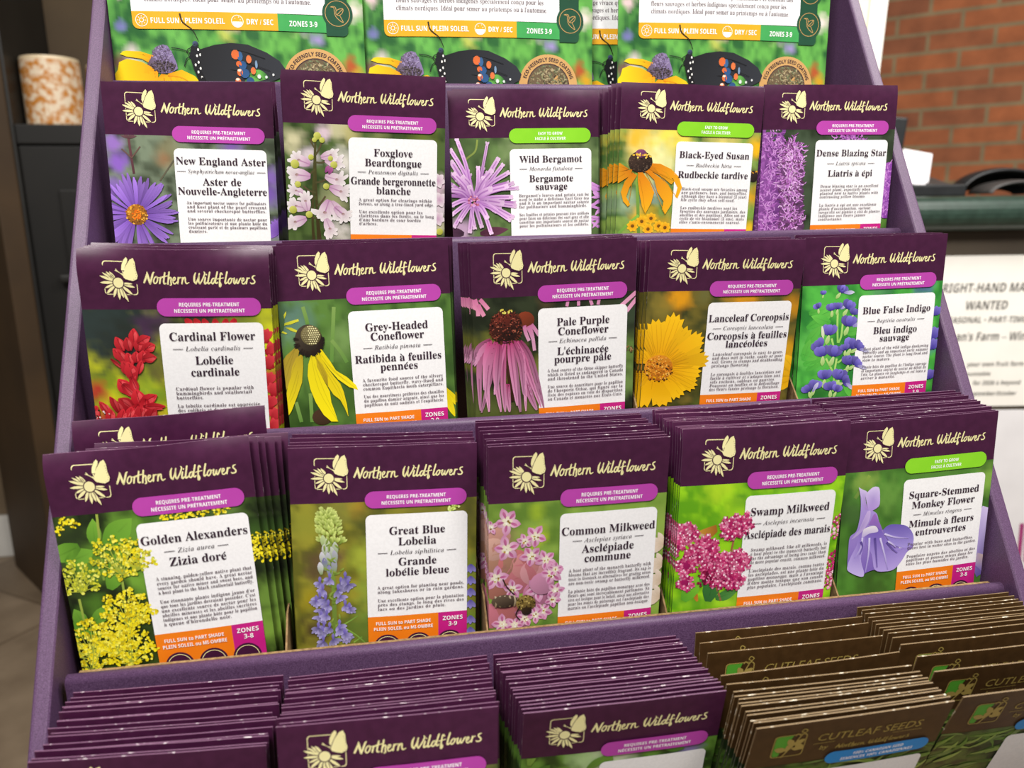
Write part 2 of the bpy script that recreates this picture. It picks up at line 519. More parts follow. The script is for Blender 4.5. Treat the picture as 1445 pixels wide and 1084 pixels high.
class Pic:
    """a picture printed on the packet: a fine grid of blurred background colours with flowers drawn on top"""
    def __init__(self, seed, mapper=None, w=82.5, v0=25.3, v1=116.0):
        self.a = Art()
        self.r = random.Random(seed)
        self.n = Noise(seed)
        self.m = mapper
        self.w, self.v0, self.v1 = w, v0, v1
        self.k = 0
    def ly(self, over=False):
        self.k += 1
        return self.k + (1000000 if over else 0)
    def bg(self, base, alt, blobs=(), scale=7.0, amp=1.0, step=1.5, stretch=1.0):
        nu = int(self.w / step)
        nv = int((self.v1 - self.v0) / step)
        def colour(u, v):
            t = self.n(u / scale, v / scale / stretch) * .6 + self.n(u / scale * 2.3 + 9, v / scale / stretch * 2.3) * .4
            c = mixc(sc(base, 1.12), sc(alt, .82), min(1, max(0, (t - .5) * 3.0 * amp + .5)))
            for bu, bv, br, bc, bs in blobs:
                d = math.hypot(u - bu, v - bv) / br
                if d < 1.6:
                    d += (self.n(u / 3 + bu, v / 3) - .5) * .7
                    k = max(0.0, min(1.0, 1.35 - d)) * bs
                    c = mixc(c, bc, min(1, k))
            return c
        G = [[colour(i * self.w / nu, self.v0 + j * (self.v1 - self.v0) / nv) for i in range(nu + 1)] for j in range(nv + 1)]
        for j in range(nv):
            for i in range(nu):
                x0, x1 = i * self.w / nu, (i + 1) * self.w / nu
                y0, y1 = self.v0 + j * (self.v1 - self.v0) / nv, self.v0 + (j + 1) * (self.v1 - self.v0) / nv
                self.a.poly([(x0, y0), (x1, y0), (x1, y1), (x0, y1)], 0.0, [G[j][i], G[j][i + 1], G[j + 1][i + 1], G[j + 1][i]])
    def P(self, pts):
        return [self.m(*p) for p in pts] if self.m else pts
    def jit(self, c, a):
        k = 1 + self.r.uniform(-a, a)
        return sc(c, k)
    def poly(self, pts, col, over=False):
        if isinstance(col[0], tuple) and len(col) == 2:            # gradient from first point to the farthest
            d = [math.hypot(p[0] - pts[0][0], p[1] - pts[0][1]) for p in pts]
            M = max(d)
            col = [mixc(col[0], col[1], x / M) for x in d]
        self.a.poly(pts, self.ly(over), col)
    def tri(self, pts, col, over=False):
        self.poly(self.P(pts), col, over)
    def line(self, pts, hw, c0, c1=None, over=False, per=4):
        """pts in mm, tapering half width hw or (hw0, hw1)"""
        c1 = c1 or c0
        h0, h1 = hw if isinstance(hw, tuple) else (hw, hw)
        n = len(pts) - 1
        st = stroke_polys([(p[0], p[1], h0 + (h1 - h0) * i / n) for i, p in enumerate(pts)], False, per)
        l = self.ly(over)
        for i, q in enumerate(st):
            a, b = mixc(c0, c1, i / len(st)), mixc(c0, c1, (i + 1) / len(st))
            self.a.poly(q, l, [a, b, b, a])
    def strap(self, pts, w, c0, c1, over=False, per=5):
        st = smooth_line(pts, per)
        n = len(st) - 1
        P_ = [(x, y, w * max(.12, math.sin(math.pi * min(1, .16 + .80 * i / n)) ** .7)) for i, (x, y) in enumerate(st)]
        qs = stroke_polys(P_, False, 1)
        l = self.ly(over)
        for i, q in enumerate(qs):
            a, b = mixc(c0, c1, i / len(qs)), mixc(c0, c1, (i + 1) / len(qs))
            self.a.poly(q, l, [a, b, sc(b, .86), sc(a, .86)])
    def fan(self, pts, c0, c1, cm, over=False):
        """smoothed closed outline filled from its middle; c0 at the top, c1 at the bottom, cm in the middle"""
        P_ = smooth_line(list(pts) + [pts[0]], 4)[:-1]
        cx = sum(p[0] for p in P_) / len(P_)
        cy = sum(p[1] for p in P_) / len(P_)
        lo, hi = min(p[1] for p in P_), max(p[1] for p in P_)
        f = lambda y: mixc(c0, c1, (y - lo) / (hi - lo))
        l = self.ly(over)
        for a, b in zip(P_, P_[1:] + P_[:1]):
            self.a.poly([(cx, cy), a, b], l, [cm, f(a[1]), f(b[1])])
    def petal(self, x, y, ang, r0, r1, w, c0, c1, bend=0.0, over=False, tip=0.15, peak=.62, mid=True):
        """ang in degrees, 0 = right, 90 = down"""
        a = math.radians(ang)
        L_, R_ = [], []
        n = 6
        for i in range(n + 1):
            t = i / n
            rr = r0 + (r1 - r0) * t
            aa = a + bend * t * t
            px, py = x + rr * math.cos(aa), y + rr * math.sin(aa)
            if t < peak:
                s = .35 + .65 * math.sin(t / peak * math.pi / 2)
            else:
                s = tip + (1 - tip) * math.cos((t - peak) / (1 - peak) * math.pi / 2)
            h = w * s
            nx, ny = -math.sin(aa), math.cos(aa)
            L_.append(((px + nx * h, py + ny * h), mixc(c0, c1, t)))
            R_.append(((px - nx * h, py - ny * h), mixc(sc(c0, .9), sc(c1, .92), t)))
        Z = L_ + R_[::-1]
        self.a.poly([p for p, _ in Z], self.ly(over), [c for _, c in Z])
        if mid and w > .9:
            self.line([(x + (r0 + (r1 - r0) * t) * math.cos(a + bend * t * t), y + (r0 + (r1 - r0) * t) * math.sin(a + bend * t * t)) for t in (.1, .5, .85)], w * .07, sc(c0, .8), sc(c1, .86), over)
    def dot(self, x, y, r, c, over=False, n=6, ry=None, rot=0):
        self.a.poly(ellipse(x, y, r, ry or r, n, rot), self.ly(over), [sc(c, 1.12 - .24 * i / n) for i in range(n)])
    def ball(self, x, y, rx, ry, c0, c1, over=False, n=16, rot=0):
        """round mass, c0 towards the upper left, c1 towards the lower right"""
        P = ellipse(x, y, rx, ry, n, rot)
        self.a.poly(P, self.ly(over), [mixc(c0, c1, min(1, max(0, .5 + .5 * ((p[0] - x) / rx * .5 + (p[1] - y) / ry * .8)))) for p in P])
    def dots(self, x, y, rx, ry, n, r, cols, over=False, ring=0.0):
        for _ in range(n):
            t = self.r.uniform(0, 2 * math.pi)
            q = math.sqrt(self.r.uniform(ring, 1))
            self.dot(x + rx * q * math.cos(t), y + ry * q * math.sin(t), r * self.r.uniform(.7, 1.25), self.r.choice(cols), over)
    def leaf(self, x, y, ang, L_, w, c0, c1, bend=0.0):
        self.petal(x, y, ang, 0, L_, w, c0, c1, bend, tip=.03, peak=.45)
    def done(self, name, surf):
        self.a.clip(0.0, self.w, self.v0, min(self.v1, (surf[1] - .4) / surf[4]))
        lo, hi = [sorted(set(l for _, l, _ in self.a.polys if l > 0 and (l > 1e6) == o)) for o in (False, True)]
        rank = {0.0: 0.0}
        rank.update({l: 0.04 + 0.30 * i / len(lo) for i, l in enumerate(lo)})
        rank.update({l: 0.42 + 0.20 * i / len(hi) for i, l in enumerate(hi)})
        self.a.polys = [(p, rank[l], c) for p, l, c in self.a.polys]
        return self.a.build(name, MAT['photo'], surf)

FRONT = {  # middle of top edge x, y, z; turn in its plane; forward lean (degrees)
 'aster': (-.1742, .1745, .3364, 1.6, .7), 'foxglove': (-.0852, .1622, .3408, 2.1, 5.0), 'bergamot': (-.0013, .1709, .3345, -.6, .7), 'susan': (.0932, .1660, .3374, 1.6, 2.0), 'blazing': (.1775, .1700, .3386, -.2, .7),
 'cardinal': (-.1737, .1085, .2567, 1.7, 5.0), 'greyhead': (-.0905, .1185, .2577, -1.0, .7), 'pale': (.0018, .1085, .2571, -1.0, 5.0), 'lance': (.0908, .1066, .2556, .7, 6.0), 'indigo': (.1795, .1190, .2555, -.5, .7),
 'golden': (-.1825, .0665, .1776, -2.2, .7), 'lobelia': (-.0843, .0685, .1712, 1.8, .7), 'common': (.0013, .0538, .1720, .3, 5.0), 'swamp': (.0902, .0545, .1738, .3, 4.0), 'square': (.1795, .0690, .1689, -1.3, .7)}
VS = {'aster': 1.0, 'foxglove': 1.0, 'bergamot': .97, 'susan': .96, 'blazing': .967, 'cardinal': 1.065, 'greyhead': 1.035, 'pale': 1.045, 'lance': 1.0, 'indigo': 1.0,
      'golden': 1.057, 'lobelia': 1.012, 'common': 1.076, 'swamp': 1.078, 'square': 1.01}

def mapper(ox, oy, s, key):
    """point of a reference crop -> millimetres on the face of that packet"""
    x, y, z, roll, lean = FRONT[key]
    M = Euler((math.radians(lean), math.radians(roll), 0)).to_matrix()
    top, nrm, Mi = Vector((x, y, z)), M @ Vector((0, -1, 0)), M.transposed()
    org = top + nrm * .0012
    def f(cx, cy):
        d = ray(ox + cx / s, oy + cy / s)
        P = CAM_P + d * ((org - CAM_P).dot(nrm) / d.dot(nrm))
        q = Mi @ (P - top)
        return (q.x * 1000 + 41.25, -q.z * 1000 / VS[key])
    return f

def G(*hs):
    return [hx(h) for h in hs]

def pic_aster():
    m = mapper(0, 0, 3.0975, 'aster')
    p = Pic(1, m)
    p.bg(hx('#73806a'), hx('#454f3c'), [(3, 30, 5, hx('#9a6fc8'), .9), (5, 39, 5, hx('#8d62c4'), 1), (80, 45, 5, hx('#8d6ac0'), .9), (79, 56, 6, hx('#7d58b4'), .9), (62, 29, 6, hx('#7a4fae'), .8), (30, 34, 8, hx('#8a8460'), .7), (27, 37, 4, hx('#9a6a48'), .6), (2, 52, 5, hx('#8d62c4'), .8), (82, 72, 5, hx('#9a6fd0'), .9)], 6)
    st = p.P([(560, 600), (572, 680), (585, 760)])
    p.line(st, .6, hx('#6b4048'), hx('#543238'))
    for a in (200, 225, 250, 290, 320, 340):
        p.petal(*m(562, 605), a, 0, 4, .5, hx('#5a3a40'), hx('#6d4a50'))
    p.line(p.P([(575, 690), (530, 650)]), .3, hx('#6b5048'))
    p.line(p.P([(575, 690), (612, 640)]), .3, hx('#6b5048'))
    p.line(p.P([(700, 790), (760, 700)]), .35, hx('#5f5a48'))
    c = m(598, 938)
    for ring, n, w in ((0, 27, 1.2), (1, 26, 1.05)):
        for i in range(n):
            a = 360 / n * (i + ring * .5) + p.r.uniform(-5, 5)
            R = p.r.uniform(18.5, 21.5) - ring * 1.5
            k = p.r.uniform(.66, 1.12) * (.85 if ring == 0 else 1.05)
            p.petal(*c, a, 3, R, w * p.r.uniform(.8, 1.1), sc(hx('#7a4fb6'), k), sc(hx('#a97fe0'), k), p.r.uniform(-.08, .08), over=True, tip=.3, peak=.75)
    p.ball(*c, 5.3, 5.3, hx('#c07a24'), hx('#7a4a1c'), over=True)
    p.dots(*c, 5.4, 5.4, 90, .42, G('#e8a030', '#a8641e', '#5e3a18', '#f0b848', '#8a5a20'), over=True, ring=.2)
    p.dots(*c, 2.4, 2.4, 30, .5, G('#ee7a18', '#f09028', '#e06810'), over=True)
    for a in range(150, 280, 16):
        p.petal(83.5, 73, a, 0, 7, 1.0, hx('#6d46a6'), hx('#9a6fd0'))
    return p

def pic_foxglove():
    m = mapper(380, 85, 4.169, 'foxglove')
    p = Pic(2, m)
    p.bg(hx('#4c6130'), hx('#33481f'), [(5, 34, 6, hx('#d8d2a8'), .9), (28, 27, 7, hx('#c9c49a'), .9), (20, 29, 4, hx('#e0c8d4'), .9), (34, 30, 5, hx('#b8b070'), .8), (29, 44, 6, hx('#e8e2d8'), .9), (12, 42, 5, hx('#e8d8e0'), .8), (25, 62, 7, hx('#b9b88a'), .6), (48, 30, 5, hx('#8a8f58'), .7), (70, 29, 8, hx('#6e7a2e'), .8), (27, 80, 6, hx('#ded6d0'), .8), (80, 55, 5, hx('#d8b8cc'), .9), (80, 66, 5, hx('#e0cfd8'), .9), (80, 75, 4, hx('#d8d2b0'), .8)], 6)
    for pts in ([(270, 450), (272, 700), (290, 1060)], [(268, 520), (255, 900), (262, 1060)], [(272, 800), (300, 1060)]):
        p.line(p.P(pts), (.5, .75), hx('#4a4a22'), hx('#3a3018'))
    for (x, y), (x2, y2) in (((270, 640), (200, 690)), ((272, 600), (340, 590)), ((272, 720), (350, 690)), ((275, 780), (200, 740)), ((280, 880), (150, 880)), ((280, 860), (330, 800)), ((285, 930), (220, 900)), ((270, 520), (240, 460)), ((270, 560), (310, 480))):
        p.line(p.P([(x, y), ((x + x2) / 2, (y + y2) / 2 + 8), (x2, y2)]), .45, hx('#4a4a26'), hx('#5a4a34'))
    bells = [(180, 590, 200, 1.15), (170, 675, 185, 1.35), (165, 770, 200, .9), (165, 860, 190, 1.1), (160, 950, 160, 1.2), (355, 560, -15, 1.0), (385, 600, 10, 1.1), (390, 700, 15, 1.2), (415, 770, 20, 1.2), (330, 890, 110, 1.4), (400, 890, 60, 1.3), (355, 985, 70, 1.1), (215, 835, 260, 1.0), (430, 900, 40, 1.1)]
    for x, y, a, s in bells:
        u, v = m(x, y)
        ar = math.radians(a)
        pk = p.r.random()
        c0, c1 = mixc(hx('#d3b0c6'), hx('#c48fb8'), pk), hx('#f2ecea')
        bx, by = u - 4.6 * s * math.cos(ar), v - 4.6 * s * math.sin(ar)
        p.petal(bx, by, a, 0, 7.2 * s, 2.5 * s, c0, hx('#efe4e6'), 0, over=u > 28, tip=.75, peak=.6, mid=False)
        for da in (-62, -28, 8, 40, 70):
            p.petal(u + .9 * math.cos(ar), v + .9 * math.sin(ar), a + da, .2, p.r.uniform(3.2, 5.2) * s, p.r.uniform(.8, 1.15) * s, hx('#d8c4cc'), c1, p.r.uniform(-.2, .2), over=u > 28, tip=.5, peak=.6, mid=False)
        p.ball(u + .6 * math.cos(ar), v + .6 * math.sin(ar), .75 * s, .55 * s, hx('#8a6858'), hx('#c8a8b0'), over=u > 28)
        p.line([(bx, by), (u, v)], (.2, .35), sc(c0, .78), sc(c0, .9), u > 28)
    for x, y, r in ((245, 570, 1.4), (168, 730, 1.6), (235, 908, 1.8), (360, 577, 1.3), (335, 742, 1.6), (282, 445, 1.9), (265, 468, 1.2), (310, 470, 1.4), (150, 610, 2.2), (140, 880, 2.0), (380, 615, 1.8)):
        p.ball(*m(x, y), r, r, hx('#d8d870'), hx('#9aa034'))
    for x, y in ((330, 660), (350, 670)):
        p.petal(*m(x, y), -60, 0, 4, 1.1, hx('#8a3a78'), hx('#b866a0'))
    for u, v in ((79, 52), (80, 62), (79, 72)):
        for a in range(0, 360, 60):
            p.petal(u, v, a + 10, 0, 4, 1.4, hx('#d0a8c4'), hx('#eee2e6'), mid=False)
    p.ball(80, 79, 1.8, 1.8, hx('#d0d060'), hx('#9aa034'))
    return p

def pic_bergamot():
    m = mapper(630, 110, 4.817, 'bergamot')
    p = Pic(3, m)
    p.bg(hx('#5f7a44'), hx('#41572f'), [(45, 30, 14, hx('#8fa070'), .8), (75, 40, 12, hx('#7f9660'), .8), (10, 30, 10, hx('#4a6036'), .6), (20, 92, 14, hx('#4a2c3c'), 1), (5, 75, 6, hx('#d8b0d8'), .7)], 8)
    p.line(p.P([(210, 420), (195, 500), (130, 560), (125, 640)]), .5, hx('#8a9a4a'), hx('#6a7a3a'))
    c = m(185, 840)
    def spike(x, y, hw=1.2, over=None, c0='#b26ac0', c1='#e6b4e6', k=1.0):
        e = m(x, y)
        o = (e[0] > 30) if over is None else over
        q = ((c[0] + e[0]) / 2 + p.r.uniform(-1.5, 1.5), (c[1] + e[1]) / 2 - p.r.uniform(0, 2.5))
        s = (c[0] + (e[0] - c[0]) * .12, c[1] + (e[1] - c[1]) * .12)
        p.line([s, q, e], (hw * .75, hw * .8), sc(hx(c0), k * .92), sc(hx(c1), k), over=True)
        p.line([s, q, e], (hw * .16, hw * .22), sc(hx('#8a48a0'), k), sc(hx('#c48ccc'), k), over=True)
        a0 = math.degrees(math.atan2(e[1] - q[1], e[0] - q[0]))
        for da in (-28, 24):
            p.petal(e[0], e[1], a0 + da, -.6, 2.0, hw * .6, sc(hx(c1), k), sc(hx('#f4d4f2'), k), 0, True, mid=False)
    for i in range(34):
        a = math.radians(p.r.uniform(165, 395))
        R = p.r.uniform(120, 270)
        spike(185 + R * math.cos(a), 840 + R * math.sin(a) * .95, p.r.uniform(.8, 1.3), None, '#8a48a0', '#c080c8', p.r.uniform(.65, .95))
    for x, y, w in ((75, 430, 1.3), (35, 500, 1.4), (275, 455, 1.0), (345, 560, 1.6), (375, 600, 1.3), (40, 580, 1.8), (60, 660, 1.6), (30, 760, 1.5), (120, 680, 1.5), (215, 620, 1.3), (250, 690, 2.0), (300, 640, 1.9), (410, 650, 1.5), (440, 720, 1.4), (470, 750, 1.2), (400, 740, 1.8), (290, 760, 2.2), (430, 810, 1.6), (455, 870, 1.5), (440, 940, 1.4), (370, 850, 2.0), (330, 900, 1.8), (420, 960, 1.3), (60, 1000, 1.3), (100, 960, 1.2), (160, 1035, 1.5), (235, 1000, 1.4), (300, 1045, 1.4), (270, 940, 1.7), (190, 1010, 1.1), (25, 870, 1.5), (50, 920, 1.3), (160, 750, 1.8)):
        spike(x, y, w, None, '#a862b8', '#ecc0ee', p.r.uniform(.78, 1.06))
    p.dots(*c, 3.2, 3.2, 34, .6, G('#c06a8a', '#e09ab0', '#9a4a6a', '#d8a0d8'), over=True)
    p.leaf(*m(230, 1060), -8, 16, 2.6, hx('#4a2236'), hx('#6a3a50'))
    p.leaf(*m(120, 1060), 190, 10, 2.6, hx('#3a2436'), hx('#5a3450'))
    for i in range(16):
        a = p.r.uniform(120, 250)
        p.petal(84, p.r.uniform(50, 78), a, 0, p.r.uniform(5, 9), .8, hx('#b872c6'), hx('#e0a8e0'))
    return p

def pic_susan():
    m = mapper(860, 100, 4.613, 'susan')
    p = Pic(4, m)
    p.bg(hx('#7f9a48'), hx('#4f7434'), [(16, 34, 12, hx('#f2e28a'), 1), (30, 32, 12, hx('#f8e05a'), 1.2), (10, 30, 8, hx('#f0c030'), .9), (24, 44, 11, hx('#f6f0a8'), 1.1), (60, 28, 10, hx('#f0d878'), .9), (22, 60, 6, hx('#c8d8e0'), .7), (8, 66, 8, hx('#a8c0a0'), .7), (17, 76, 8, hx('#f0b818'), .9), (28, 80, 6, hx('#f0b010'), .9), (80, 34, 6, hx('#f0b818'), 1), (80, 50, 5, hx('#3a2a20'), .9), (80, 62, 6, hx('#e8a818'), .9), (80, 72, 6, hx('#8ab048'), .8), (80, 80, 5, hx('#f0c020'), .9), (48, 60, 30, hx('#6a8a40'), .5)], 6)
    p.line(p.P([(180, 650), (185, 850), (190, 1060)]), .9, hx('#8ab048'), hx('#5f8a38'))
    p.line(p.P([(190, 940), (120, 1000), (60, 1060)]), .8, hx('#8ac048'), hx('#6a9a40'))
    pet = [[(150, 640), (60, 660), (-30, 700), (-30, 740), (60, 730), (140, 680)],
           [(260, 600), (330, 605), (400, 640), (450, 690), (470, 760), (440, 830), (425, 820), (440, 760), (410, 700), (330, 670), (250, 650)],
           [(150, 660), (100, 720), (75, 790), (90, 850), (120, 885), (135, 870), (110, 820), (130, 760), (180, 680)],
           [(185, 660), (185, 720), (195, 800), (210, 880), (232, 930), (270, 860), (290, 790), (260, 720), (215, 660)],
           [(230, 650), (290, 710), (310, 790), (350, 850), (340, 900), (360, 935), (400, 870), (410, 800), (380, 740), (320, 690), (260, 645)],
           [(255, 640), (340, 690), (400, 740), (420, 720), (370, 660), (280, 620)],
           [(130, 640), (70, 600), (10, 610), (-20, 650), (60, 660)]]
    for i, q in enumerate(pet):
        k = (.86, .98, .9, 1.0, .97, .82, .85)[i]
        p.tri(q, (sc(hx('#d87a0c'), k), sc(hx('#fbb41c'), k)), over=True)
        a, b = q[0], q[len(q) // 2]
        p.line(p.P([a, ((a[0] + b[0]) / 2 + 6, (a[1] + b[1]) / 2), b]), .15, sc(hx('#b86a08'), k), sc(hx('#e09a10'), k), over=True)
    for x, y in ((210, 980), (270, 960), (320, 1010), (150, 1010), (360, 1020), (250, 1030)):
        for a in range(0, 360, 45):
            p.petal(*m(x, y), a + x, .3, 3.4, 1.1, hx('#e89a10'), hx('#fbc62a'), 0, False, mid=False)
        p.ball(*m(x, y), 1.0, 1.0, hx('#8a5a10'), hx('#5a3a10'))
    c = m(202, 592)
    p.ball(*c, 6.9, 6.0, hx('#4a362c'), hx('#1f1512'), over=True, n=20)
    p.dots(c[0], c[1] + .6, 6.5, 5.2, 90, .35, G('#5e4a3a', '#241812', '#3a2a22', '#6a5848'), over=True)
    p.ball(c[0], c[1] - 4.6, 3.2, 2.4, hx('#8a4a78'), hx('#5a3048'), over=True)
    p.dots(c[0], c[1] - 3.4, 6, 1.4, 26, .5, G('#f0c040', '#d89a20', '#f6d868'), over=True)
    p.ball(80, 50, 3.2, 3.2, hx('#3a2a2a'), hx('#1c1410'))
    p.dots(80, 47.6, 3, .8, 10, .4, G('#f0c040', '#d89a20'))
    return p

def pic_blazing():
    m = mapper(1070, 105, 4.818, 'blazing')
    p = Pic(5, m)
    p.bg(hx('#3b4a35'), hx('#28341f'), [(30, 45, 14, hx('#4a5844'), .8), (60, 30, 20, hx('#465240'), .7), (4, 88, 5, hx('#6a8a3a'), .7), (79, 80, 5, hx('#5a8a34'), .9)], 7)
    def spikes(path, wid, n, cols, over=False):
        for i in range(n):
            t = p.r.random()
            k = t * (len(path) - 1)
            i0 = min(int(k), len(path) - 2)
            f = k - i0
            x, y = [a + (b - a) * f for a, b in zip(path[i0], path[i0 + 1])]
            a = p.r.uniform(0, 2 * math.pi)
            r = wid * p.r.uniform(0, .85)
            x += r * math.cos(a)
            y += r * math.sin(a) * .8
            a2 = a + p.r.uniform(-.9, .9)
            l = p.r.uniform(1.6, 3.8)
            e = (x + l * math.cos(a2), y + l * math.sin(a2))
            q = ((x + e[0]) / 2 + p.r.uniform(-.9, .9), (y + e[1]) / 2 + p.r.uniform(-.9, .9))
            p.line([(x, y), q, e], (.34, .2), p.r.choice(cols), p.r.choice(cols), over, 3)
    back = [(6, 25), (5, 50), (5, 75), (6, 92)]
    for t in range(12):
        p.ball(5, 26 + t * 5.5, 9, 5, hx('#9a58a8'), hx('#5e2c70'))
    spikes(back, 9.5, 420, G('#c98ad4', '#a85fb4', '#8a4596', '#d8a0de', '#b873c4'))
    top = m(235, 470)
    front = [top, m(230, 620), m(215, 800), m(225, 1060)]
    for t in range(13):
        k = t / 12
        x = top[0] + (front[3][0] - top[0]) * k
        p.ball(x, top[1] + 3 + k * (front[3][1] - top[1] - 1), 6.4 + 2 * k, 4.2, hx('#7a4880'), hx('#442a44'))
    spikes(front, 8.6, 620, G('#d79ae0', '#b86cc4', '#edc4f0', '#8a458c', '#c884d2', '#5e3452'))
    spikes([(46, 30), (62, 30)], 3, 60, G('#c98ad4', '#a85fb4', '#8a4596'))
    for t in range(7):
        p.ball(81, 48 + t * 4.4, 4.2, 3.6, hx('#a455b8'), hx('#7a3a98'))
    spikes([(80, 46), (80, 62), (79.5, 76)], 3.6, 150, G('#c07ad0', '#8a3fa8', '#d898e0', '#7a3a98'))
    return p

def pic_cardinal():
    m = mapper(100, 430, 6.377, 'cardinal')
    p = Pic(6, m)
    p.bg(hx('#c0c322'), hx('#8fa024'), [(14, 28, 22, hx('#27322f'), 1.2), (4, 34, 14, hx('#2c3836'), 1.1), (18, 42, 12, hx('#262d28'), 1.1), (34, 30, 7, hx('#54305a'), .9), (27, 34, 6, hx('#4a2a4e'), .9), (50, 27, 20, hx('#2a2a24'), 1), (22, 66, 9, hx('#6f9a30'), .8), (31, 53, 6, hx('#5f5a30'), .9), (28, 72, 4, hx('#c8a828'), .8), (2, 62, 5, hx('#b8242a'), .9), (3, 75, 6, hx('#c02630'), .9), (70, 30, 10, hx('#6f7a2a'), .8), (80, 42, 6, hx('#d0d820'), 1), (81, 58, 6, hx('#c01c2a'), 1), (80, 70, 5, hx('#d83a4a'), .8), (60, 60, 26, hx('#a8b020'), .4)], 8, amp=.8)
    p.line(p.P([(600, 560), (560, 640), (600, 800), (610, 1080)]), .8, hx('#7a1018'), hx('#5a0c14'), True)
    def bud(x, y, a, L_=7.0, w=2.3, dark=1.0):
        u, v = m(x, y)
        ar = math.radians(a)
        x0, y0 = u - L_ * .5 * math.cos(ar), v - L_ * .5 * math.sin(ar)
        k = p.r.uniform(.85, 1.12) * dark
        p.petal(x0, y0, a, 0, L_, w, sc(hx('#9c0f1c'), k), sc(hx('#dc2f3a'), k), p.r.uniform(-.1, .1), True, tip=.12, peak=.5, mid=False)
        p.petal(x0 + .4, y0 + .3, a + 6, .8, L_ * .85, w * .38, sc(hx('#c81f2c'), k), sc(hx('#ef5a5e'), k), 0, True, tip=.1, mid=False)
        p.line([(x0, y0), (u, v), (u + L_ * .4 * math.cos(ar), v + L_ * .4 * math.sin(ar))], .13, hx('#6a0a14'), hx('#8a1018'), True)
    for b in ((565, 285, -90), (440, 355, -110), (515, 355, -100, 6), (610, 360, -80, 6), (655, 315, -30, 6.5), (690, 385, -45, 6), (715, 380, -20, 5), (430, 450, -130), (465, 475, -120, 7.5), (530, 490, -100, 6), (590, 470, -90, 5), (650, 465, -80, 5.5), (710, 475, -10, 6.2), (625, 560, -70, 6.5, 1.6), (510, 570, -120, 7.5, 3), (545, 600, -100, 9, 3), (480, 735, -125, 8, 3.2), (530, 770, 45, 8, 2.6), (575, 720, 70, 8, 2), (610, 840, -100, 8.5, 3.4), (700, 850, -30, 9, 2.6), (670, 920, 100, 8, 2.6), (755, 915, 2, 10, 1.7), (500, 890, -140, 8, 3, .7), (560, 960, 130, 9, 2), (540, 1000, -80, 9, 3), (440, 930, -120, 8, 2.2, .8), (395, 895, -110, 8, 1.8, .8), (330, 960, -110, 10, 2), (300, 940, -125, 8, 1.6), (360, 1010, -80, 8, 2.4), (640, 1010, -90, 10, 3.4, .75), (720, 1000, -60, 9, 3, .7), (460, 1020, -70, 9, 2.4), (200, 990, -60, 9, 3), (410, 525, 40, 6, .9, .8), (590, 1060, -90, 8, 3)):
        bud(*b)
    for x in (44, 48, 52, 57, 62, 66):
        p.petal(x, 29.5, 80 + (x - 55) * 3, 0, 4, 1.7, hx('#a8121e'), hx('#d83038'))
    for x, y, a in ((79, 38, -80), (81, 44, -60), (80, 50, -100), (79.5, 58, -80), (81, 63, -120), (79.5, 69, -70), (81, 75, -100), (80, 80, -60)):
        for da in (-30, 10, 45):
            p.petal(x, y, a + da, -3, 4, 1.8, hx('#9c0f1c'), hx('#e0404a'), mid=False)
    p.dots(*m(300, 1000), 4, 3, 12, .4, G('#e8d8d8', '#2a2a10', '#f0b0b0'), True)
    return p

